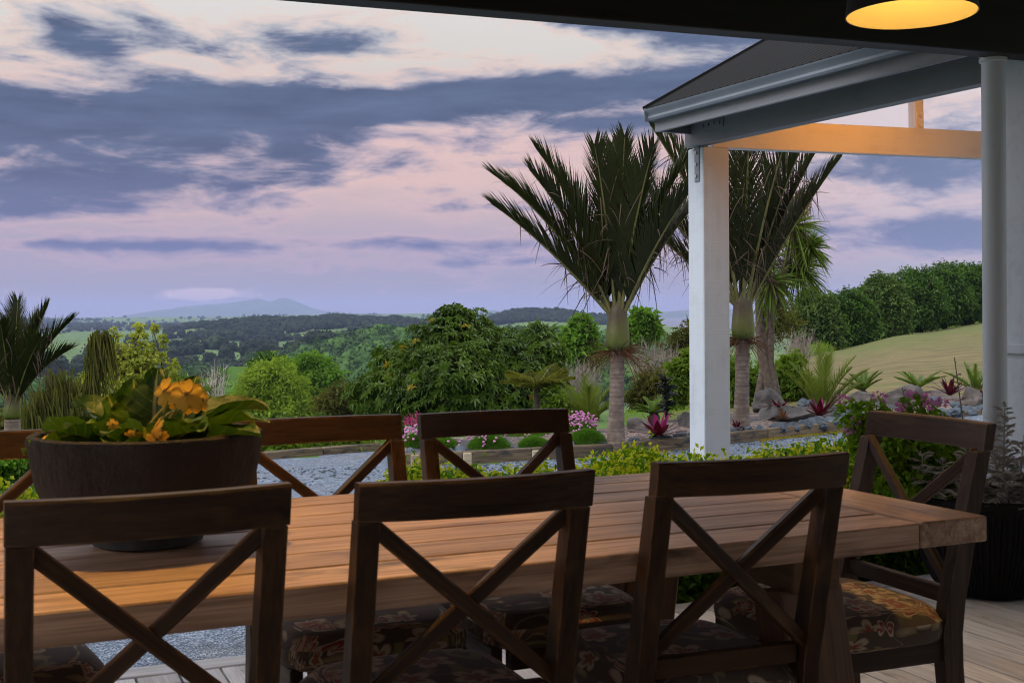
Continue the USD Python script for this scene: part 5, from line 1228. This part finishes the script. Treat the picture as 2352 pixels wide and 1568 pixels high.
for k, (px, py, w, h, d, l) in enumerate([(1470, 988, 62, 54, 16.9, 'grey boulder between the nearest palm trunk and the largest maroon plant'), (1578, 972, 50, 60, 17.4, 'brownish boulder just left of the white porch post'), (1770, 925, 82, 62, 19.4, 'large rounded boulder right of the second palm trunk'),
                                          (1795, 955, 116, 44, 18.6, 'low flat grey slab in front of the rounded boulder'), (1978, 920, 78, 44, 22.0, 'low boulder in front of the left cycad'), (2078, 925, 112, 66, 21.4, 'wide mottled grey boulder under the middle cycad'), (2232, 915, 44, 50, 21.2, 'rounded pale stone beside the downpipe'), (1900, 965, 60, 30, 19.5, 'grey stone behind the blue rocks under the golden-green palm')]):
    stone('boulder', px, py, w, h, d, 11 + k, M['boulder'], l, cat='boulder')
rocks = [(1690, 992, 26, 16), (1716, 993, 34, 16), (1745, 990, 30, 18), (1790, 985, 40, 20), (1822, 982, 30, 18), (1850, 978, 36, 18), (1880, 974, 44, 22), (1912, 972, 38, 20), (1945, 970, 44, 18), (1972, 966, 34, 16), (1930, 955, 40, 20), (1960, 950, 36, 20), (1990, 955, 30, 16),
         (2160, 950, 36, 16), (2190, 950, 40, 16), (2222, 946, 40, 16), (2252, 942, 34, 18), (2150, 925, 30, 20), (2200, 935, 30, 14), (2250, 918, 30, 20), (1870, 925, 30, 16), (1845, 930, 30, 18),
         (1508, 1012, 30, 16), (1535, 1008, 26, 14), (1562, 1004, 32, 16), (1592, 1000, 28, 16), (1452, 1012, 22, 10), (1430, 1022, 24, 12), (1395, 1025, 26, 12),
         (912, 1048, 34, 18), (945, 1044, 40, 22), (1030, 1044, 34, 20), (1058, 1040, 36, 24), (1180, 1040, 46, 14), (1312, 1026, 26, 18), (1376, 1020, 30, 16), (1160, 1020, 26, 12)]
ORD = 'first second third fourth fifth sixth seventh eighth ninth tenth'.split()
rows = [(10, '{} blue-grey rock from the white porch post along the front timber'), (3, '{} blue-grey rock from the left in the row behind the front stones'), (4, '{} blue-grey rock from the left in the row ending at the downpipe'), (3, '{} blue-grey rock from the left behind the spiky red-maroon plant'), (2, '{} blue-grey rock from the right behind the low flat slab'),
        (4, '{} blue-grey rock from the left beneath the largest maroon plant'), (3, '{} blue-grey rock from the right at the foot of the nearest palm'), (8, '{} blue-grey rock from the left among the pink thrift mounds')]
rlab = [t_.format(ORD[q]) for n_, t_ in rows for q in range(n_)]
for k, (px, py, w, h) in enumerate(rocks):
    o = on(px, py + h * .3, BZ + .02)
    d_ = max(float(o[1]), float(np.interp(o[0], EDGE[:, 0], EDGE[:, 1])) + .13 + w * 1.3 * .40 * o[1] / F)
    stone('garden_rock', px, py - 2, w * 1.3, h * 1.25, d_, 40 + k, M['rock'], rlab[k], group='blue-grey rocks edging the flower bed')



def thrift(label, px, py, w, h, n_fl, seed, spread=1.0, fl='pink', tall=1.0):
    rng = np.random.default_rng(seed); o = on(px, py + h * .5, BZ); d = o[1]; s = d / F; o = np.array([o[0] * (1 + (w * s * .4) / d), max(d, float(np.interp(o[0], EDGE[:, 0], EDGE[:, 1])) + .12) + w * s * .40, BZ]); t = thing('thrift_plant', label, 'flowering plant', o)
    m = int(3600 * w / 60); a = rng.uniform(0, 2 * np.pi, m); q = np.sqrt(rng.random(m)); R = w * s * .5
    P = np.column_stack([np.cos(a) * q * R, np.sin(a) * q * R * .8, h * s * .75 * np.sqrt(np.clip(1 - q ** 2, 0, 1)) - .02]); D = np.column_stack([np.cos(a) * q, np.sin(a) * q, .6 + .6 * (1 - q)]) + rng.normal(0, .25, (m, 3))
    v1 = straps(P, D, rng.uniform(.03, .075, m), .006, rng, bend=.3, seg=2)
    core = blob((R * .86, R * .68, h * s * .62), seed, 3, .25); core[0][:, 2] = np.maximum(core[0][:, 2], -.04); obj('cushion', join([core, v1]), M['thrift'], t)
    if n_fl:
        a = rng.uniform(0, 2 * np.pi, n_fl); q = np.sqrt(rng.random(n_fl)) * 1.05 * spread
        P = np.column_stack([np.cos(a) * q * R, np.sin(a) * q * R * .8, np.maximum(0, h * s * .7 * np.sqrt(np.clip(1 - (q / spread) ** 2, 0, 1))) + rng.uniform(.03, .14, n_fl) * tall])
        ic = trimesh.creation.icosphere(1, 1.0); iv, jf = np.array(ic.vertices), np.array(ic.faces)
        hd = [(iv * rng.uniform(.012, .019) * [1, 1, .85] + p, jf) for p in P]
        obj('flower_heads', join(hd), M[fl], t, kind='stuff')
        obj('flower_stems', straps(P * [.85, .85, .2], P - P * [.85, .85, .2], np.linalg.norm(P - P * [.85, .85, .2], axis=1), .004, rng, bend=0, seg=2), M['thrift'], t, kind='stuff')


thrift('loose pink thrift at the left end of the flower bed, beside the clipped bush', 955, 1010, 60, 44, 60, 1, 1.2)
thrift('low thrift mound with few pink flowers, seen through the chair back', 1020, 1018, 70, 34, 24, 2, 1.15)
thrift('rounded green thrift mound with scattered pink heads, in the middle of the chair back', 1122, 1020, 92, 42, 44, 3, 1.1)
thrift('green thrift mound with hardly a flower, right in the chair back', 1228, 1022, 66, 30, 8, 4)
thrift('dense bank of pink thrift flowers behind the green mounds', 1190, 1003, 180, 20, 130, 5, 1.0)
thrift('large mound covered with pink thrift flowers, left of the nearest palm', 1330, 985, 84, 34, 190, 6, 1.05, tall=1.4)
thrift('round green thrift mound with two pink heads, at the foot of the nearest palm', 1352, 1008, 84, 44, 4, 7)
rng = np.random.default_rng(5); o = on(955, 1010, BZ) + [0, .5, 0]; t = thing('spike_plant', 'plant with upright grey-red flower spikes behind the left pink thrift', 'flowering plant', o); m = 44
P = np.column_stack([rng.uniform(-.16, .16, m), rng.uniform(-.1, .1, m), np.zeros(m)]); D = np.column_stack([rng.normal(0, .2, (m, 2)), np.ones(m)]); Ln = rng.uniform(.2, .34, m)
obj('stems', straps(P, D, Ln, .008, rng, bend=0, seg=2), M['silver'], t, kind='stuff'); E_ = np.repeat(P + unit(D) * Ln[:, None], 8, 0) + rng.normal(0, .018, (m * 8, 3)) - [0, 0, .03]
obj('flower_spikes', leaves(E_, rng.normal(size=(m * 8, 3)), .03, .02, rng), M['magenta'], t, kind='stuff')
tree('clipped_bush', 'small clipped oval bush with pale green leaves, between two chair backs', 'shrub', [(912, 990, 17, 27)], 17.2, (912, 1020), 'grey_tree', 2600, .035, .022, seed=71, r0=.012, inner=.5)
for k, (l, px, n, w) in enumerate((('low green shrubbery behind the half-buried sleepers, right of the flower bowl', 720, 5200, 120), ('low green shrubbery behind the half-buried sleeper, left by the flower bowl', 420, 3600, 160))):
    tree('low_shrub', l, 'shrub', [(px - w * .7, 1026, w * .5, 22), (px, 1018, w * .5, 22), (px + w * .7, 1010, w * .5, 22)], 16.2, (px, 1032), 'shrub', n, .05, .028, seed=80 + k, r0=.012, inner=.6)
# weeds and loose grass along the timber foot
rng = np.random.default_rng(31); m = 900; i = rng.integers(3, 8, m); tt = rng.random(m); P = np.column_stack([EDGE[i] * (1 - tt[:, None]) + EDGE[i + 1] * tt[:, None], np.full(m, GZ)]); P[:, 1] -= np.abs(rng.normal(.03, .10, m)); P = P[meshkit.noise(P * 1.9 + 4, 3) > .55]
obj('weeds', leaves(np.repeat(P, 4, 0), rng.normal(size=(len(P) * 4, 3)) + [0, 0, .8], .035, .02, rng), M['weed'], kind='stuff')
m = 2600; px = rng.uniform(1420, 1660, m); dd = rng.uniform(16.9, 27, m); P = np.array([[(a - CX) / F * b, b, 0] for a, b in zip(px, dd)]); P[:, 2] = land(P[:, 0], P[:, 1]); n_ = len(P)
obj('rough_grass', straps(P, np.column_stack([rng.normal(0, .4, (n_, 2)), np.ones(n_)]), rng.uniform(.06, .2, n_), .008, rng, bend=.3, seg=2), M['grass'], kind='stuff')
m = 14000; px = rng.uniform(1840, 2290, m); sidx = rng.normal(0, 1.0, m); eg = np.interp(px, [1840, 1930, 2050, 2150, 2290], [60, 70, 82, 92, 97]); dd = eg + sidx * 1.1; x_ = (px - CX) / F * dd; P = np.column_stack([x_, dd, land(x_, dd)])
obj('long_grass', straps(P, np.column_stack([rng.normal(0, .35, (m, 2)), np.ones(m)]), rng.uniform(.3, .95, m), .03, rng, bend=.3, seg=2), M['grass'], kind='stuff')
# loose stones on the gravel along the edging
rng = np.random.default_rng(41); m = 1500; xs = rng.uniform(EDGE[0, 0] - 2.5, EDGE[-1, 0], m); ys = np.interp(xs, EDGE[:, 0], EDGE[:, 1]) - np.abs(rng.normal(0, .7, m)) - .03; ic = trimesh.creation.icosphere(0, 1.0)
pi = UsdGeom.PointInstancer.Define(stage, path_of('loose_stones')); ms = usdkit.mesh(stage, str(pi.GetPath()) + '/stone_shape', (np.array(ic.vertices) * [1, .8, .6], np.array(ic.faces)), M['rock'], smooth=False); pi.CreatePrototypesRel().SetTargets([ms.GetPath()])
pi.CreateProtoIndicesAttr(Vt.IntArray.FromNumpy(np.zeros(m, np.int32))); pi.CreatePositionsAttr(Vt.Vec3fArray.FromNumpy(np.column_stack([xs, ys, np.full(m, GZ + .004)]).astype(np.float32))); sc = rng.uniform(.006, .022, m)[:, None] * rng.uniform(.7, 1.3, (m, 3)); pi.CreateScalesAttr(Vt.Vec3fArray.FromNumpy(sc.astype(np.float32)))
tag(pi, kind='stuff')

# ---------------------------------------------------------------- hedges at the deck edge
def u_of(px, v):
    """house coordinate u of the point at offset v seen at photo column px"""
    a = (px - CX) / F; p0, p1 = H(0, v), H(1, v); return (p0[0] - a * p0[1]) / (a * (p1[1] - p0[1]) - (p1[0] - p0[0]))


def hedge(label, u0, u1, v0, v1, zt, n, seed, tip=.5):
    rng = np.random.default_rng(seed); o = H((u0 + u1) / 2, (v0 + v1) / 2, GZ); t = thing('hedge', label, 'hedge', o)
    uu, vv = rng.uniform(u0, u1, n), rng.uniform(v0, v1, n); zz = rng.uniform(GZ + .1, zt, n); face = rng.random(n)
    top = face < .48; fr = (face >= .48) & (face < .9); zz[top] = zt; vv[fr] = v0; lo = ~(top | fr); uu[lo & (rng.random(n) < .5)] = u0; uu[lo & (uu != u0)] = u1
    P = np.array([H(a, b, c) for a, b, c in zip(uu, vv, zz)]); wob = (meshkit.fbm(P * 3.1 + seed, 3, seed) - .5)
    nrm = np.where(top[:, None], [0, 0, 1.0], np.where(fr[:, None], -hv_, np.where((uu == u0)[:, None], -hu, hu)))
    edge = np.minimum(np.minimum(vv - v0, v1 - vv), .18) / .18; P[top, 2] -= (.07 * (1 - edge[top]) ** 2)
    P = P + nrm * (wob[:, None] * .26 + rng.normal(-.03, .05, (n, 1)))
    D = unit(nrm * .5 + rng.normal(0, .7, (n, 3)) + [0, 0, .25]); N = unit(nrm + [0, 0, .8] + rng.normal(0, .5, (n, 3)))
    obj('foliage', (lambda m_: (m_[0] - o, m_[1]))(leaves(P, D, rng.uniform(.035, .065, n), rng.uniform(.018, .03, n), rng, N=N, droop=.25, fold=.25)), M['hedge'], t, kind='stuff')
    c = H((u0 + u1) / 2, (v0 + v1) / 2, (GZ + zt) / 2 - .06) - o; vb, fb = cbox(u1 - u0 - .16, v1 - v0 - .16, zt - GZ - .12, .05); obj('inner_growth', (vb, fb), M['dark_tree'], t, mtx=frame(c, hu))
    # bright new shoots standing up from the clipped top
    tp = np.where(top)[0][: int(n * .34)]; P2 = P[tp] + [0, 0, .012] + rng.normal(0, .02, (len(tp), 3)); D2 = unit(rng.normal(0, .7, (len(tp), 3)) + [0, 0, .5])
    obj('top_foliage', (lambda m_: (m_[0] - o, m_[1]))(leaves(P2, D2, rng.uniform(.025, .048, len(tp)), rng.uniform(.014, .024, len(tp)), rng, N=rng.normal(0, .5, (len(tp), 3)) + [0, -.3, 1], droop=.15)), M['hedge_tip'], t, kind='stuff')
    m = int(n * tip * .05); P0 = np.array([H(rng.uniform(u0, u1), v0 + (v1 - v0) * rng.random() ** .8, zt) for _ in range(m)]); hgt = rng.uniform(.01, .062, m) * (.5 + meshkit.noise(P0 * 3 + 7, 2)); k = 9
    P = np.repeat(P0, k, 0) + np.column_stack([rng.normal(0, .008, (m * k, 2)), (np.tile(np.linspace(-.35, 1, k), m) * np.repeat(hgt, k))]); P[:, 2] += np.repeat((meshkit.fbm(P0 * 3.1 + seed, 3, seed) - .5) * .26, k)
    a = np.tile(np.arange(k) * 2.4, m) + np.repeat(rng.uniform(0, 6, m), k); D = np.column_stack([np.cos(a), np.sin(a), rng.uniform(.3, 1.1, m * k)])
    obj('new_shoots', (lambda m_: (m_[0] - o, m_[1]))(leaves(P, D, rng.uniform(.018, .034, m * k), rng.uniform(.010, .018, m * k), rng, droop=.1)), M['hedge_tip'], t, kind='stuff')


hedge('clipped golden-green hedge along the deck behind the table, running past the porch post', u_of(1005, .6), u_of(2130, .9), .16, 1.55, .378, 30000, 3, 1.3)
hedge('clipped golden hedge at the far left, behind the left end of the table', u_of(-330, .9), u_of(92, .9), .5, 1.5, .38, 7000, 4, 1.4)
tree('green_bush', 'dense green shrub behind the golden hedge at the far left', 'shrub', [(20, 1072, 60, 26), (-60, 1075, 60, 26)], 9.5, (20, 1130), 'hedge', 3000, .05, .028, seed=91, r0=.012, inner=.6)

# ---------------------------------------------------------------- black planter with pelargonium and dusty miller
pc_ = at(2266, 1250, 5.22); po = np.array([pc_[0], pc_[1], .0])
planter = thing('planter', 'large black ribbed plastic planter at the deck edge beside the corner post', 'planter', po)
rib = lambda an, p: .0035 * np.sign(np.sin(an * 90))[None, :] * ((p[:, :1] > .1) & (p[:, 1:] < .395) & (p[:, 1:] > .02) & (p[:, :1] > .14))
pp = [(0, .004), (.17, .0), (.19, .006), (.225, .05), (.262, .12), (.292, .20), (.312, .28), (.325, .36), (.329, .395), (.340, .400), (.342, .428), (.334, .434), (.318, .43), (.312, .37), (0, .37)]
M['planter'] = plain_look('planter_black', (.004, .004, .0045), (.006, .006, .007), 8.0, .65, .05, specular_ior_level=.2)
obj('pot_body', lathe(pp, 360, rib), M['planter'], planter, smooth=25)
v, f = blob((.30, .30, .03), 3, 3, .2, 3); obj('soil', (v + [0, 0, .375], f), M['soil'], planter, smooth=True)


def bushy(name, label, lumps, mat, n, L, W, seed, stems=12, root=(0, 0, .38)):
    rng = np.random.default_rng(seed); t = thing(name, label, 'plant', po + root); out, st = [], []
    for (px, py, r, d, *dn) in lumps:
        c = at(px, py, d) - po - root; k = int((dn[0] if dn else 1) * n * r * r / sum(l[2] ** 2 for l in lumps)); s = d / F
        P, nn = shell(k, c, (r * s, r * s, r * s * .9), rng, .2, 1.05, .35, seed); D = unit(nn + rng.normal(0, .6, (k, 3))); N = unit(nn + [0, -.4, .9] + rng.normal(0, .4, (k, 3)))
        out.append(leaves(P, D, L * rng.uniform(.6, 1.25, k), W * rng.uniform(.7, 1.3, k), rng, N=N, droop=.2))
        for _ in range(2): e = c + rng.normal(0, r * s * .4, 3); st.append(tube([np.array([c[0] * .2, c[1] * .2, -.02]), e * .55 + rng.normal(0, .02, 3), e], [.006, .005, .003], 5))
    obj('leaves', join(out), M[mat], t, kind='stuff'); obj('stems', join(st), M['stem'], t, kind='stuff'); return t


t = bushy('pelargonium', 'straggling green pelargonium with pink flower heads, in the black planter', [(2000, 1005, 34, 5.25, .5), (1952, 948, 26, 5.3, .5), (2008, 935, 22, 5.3, .5), (2040, 968, 30, 5.3, .5), (2098, 935, 26, 5.35, .5), (2140, 958, 26, 5.35, .5), (2060, 1030, 60, 5.2), (2020, 1075, 44, 5.15), (2120, 1060, 60, 5.2), (2180, 1090, 46, 5.2), (2085, 1105, 36, 5.1), (2170, 1020, 50, 5.3), (1985, 1030, 26, 5.2), (1975, 975, 26, 5.25)], 'pelarg', 3800, .042, .034, 5)
rng = np.random.default_rng(6)
for (px, py, r) in ((1935, 917, 15), (2020, 910, 17), (2068, 933, 13), (2096, 905, 14), (2136, 930, 15), (2165, 922, 13), (1968, 965, 17), (2160, 968, 16), (2030, 1076, 9), (1952, 990, 11), (2130, 912, 12)):
    m = 22; c = at(px, py, 5.22) - po - [0, 0, .38]; P, nn = shell(m, c, np.array([1, 1, .6]) * r * .8 * 5.22 / F, rng, .5, 1.0, .2); obj('flower_head', leaves(P, nn + rng.normal(0, .6, (m, 3)), .020, .016, rng, N=nn), M['pink'], t)


def dusty(label, stems, seed):
    rng = np.random.default_rng(seed); t = thing('dusty_miller', label, 'plant', po + [0, 0, .38]); S, Lf = [], []
    for (pts, n, L) in stems:
        p = np.array([at(*q) for q in pts]) - po - [0, 0, .38]; u = np.linspace(0, 1, 9); c = np.array([np.interp(u * (len(p) - 1), np.arange(len(p)), p[:, k]) for k in range(3)]).T; S.append(tube(c, np.linspace(.005, .002, 9), 6))
        for k in range(n):
            q = (k + .5) / n; b = np.array([np.interp(q * 8, np.arange(9), c[:, a]) for a in range(3)]); az = k * 2.4 + rng.uniform(-.4, .4); el = rng.uniform(-.1, .7) + .3 * q; D = np.array([math.cos(az) * math.cos(el), math.sin(az) * math.cos(el), math.sin(el)]); ln = L * (1.05 - .62 * q) * rng.uniform(.8, 1.2)
            sd = unit(np.cross(D, [0, 0, 1.0])); w_ = np.linspace(.15, 1, 12); B = b + D * (ln * w_)[:, None] - np.array([0, 0, .25]) * ln * (w_ ** 2)[:, None]
            for s_ in (-1, 1): Lf.append((B, np.tile(D * .6 + sd * s_, (12, 1)) + rng.normal(0, .25, (12, 3)), ln * .30 * np.sin(np.pi * np.clip(w_ * .85 + .1, 0, 1))))
            Lf.append((np.array([b]), np.array([D]), np.array([ln])))
    P = np.vstack([a for a, _, _ in Lf]); D = np.vstack([a for _, a, _ in Lf]); L = np.concatenate([a for _, _, a in Lf])
    obj('stems', join(S), M['silver'], t, kind='stuff'); obj('lobed_leaves', leaves(P, D, L, np.clip(L * .30, .004, .011), rng, N=np.tile([0, -.3, 1.0], (len(P), 1)) + rng.normal(0, .5, (len(P), 3)), droop=.15), M['silver'], t, kind='stuff')


dusty('silver dusty miller with a tall spire, in front of the corner post', [([(2300, 1150, 5.1), (2305, 1050, 5.08), (2308, 935, 5.08)], 46, .12), ([(2330, 1150, 5.05), (2345, 1080, 5.0), (2350, 1010, 5.0)], 30, .13), ([(2290, 1150, 5.05), (2290, 1100, 5.0), (2285, 1030, 5.0)], 26, .13), ([(2340, 1150, 4.98), (2370, 1110, 4.95), (2400, 1060, 4.95)], 24, .14), ([(2320, 1160, 4.98), (2310, 1120, 4.92), (2330, 1085, 4.9)], 22, .13)], 3)
dusty('silver dusty miller with thin flowering stems rising among the pelargonium', [([(2240, 1120, 5.3), (2215, 990, 5.3), (2192, 820, 5.3)], 12, .05), ([(2120, 1100, 5.3), (2095, 980, 5.32), (2072, 890, 5.32)], 9, .05), ([(2130, 1130, 5.1), (2120, 1090, 5.05), (2118, 1040, 5.05)], 22, .12), ([(2200, 1130, 5.05), (2215, 1090, 5.0), (2220, 1030, 5.0)], 22, .12), ([(2160, 1130, 5.05), (2170, 1100, 5.0), (2165, 1060, 5.0)], 20, .12)], 4)
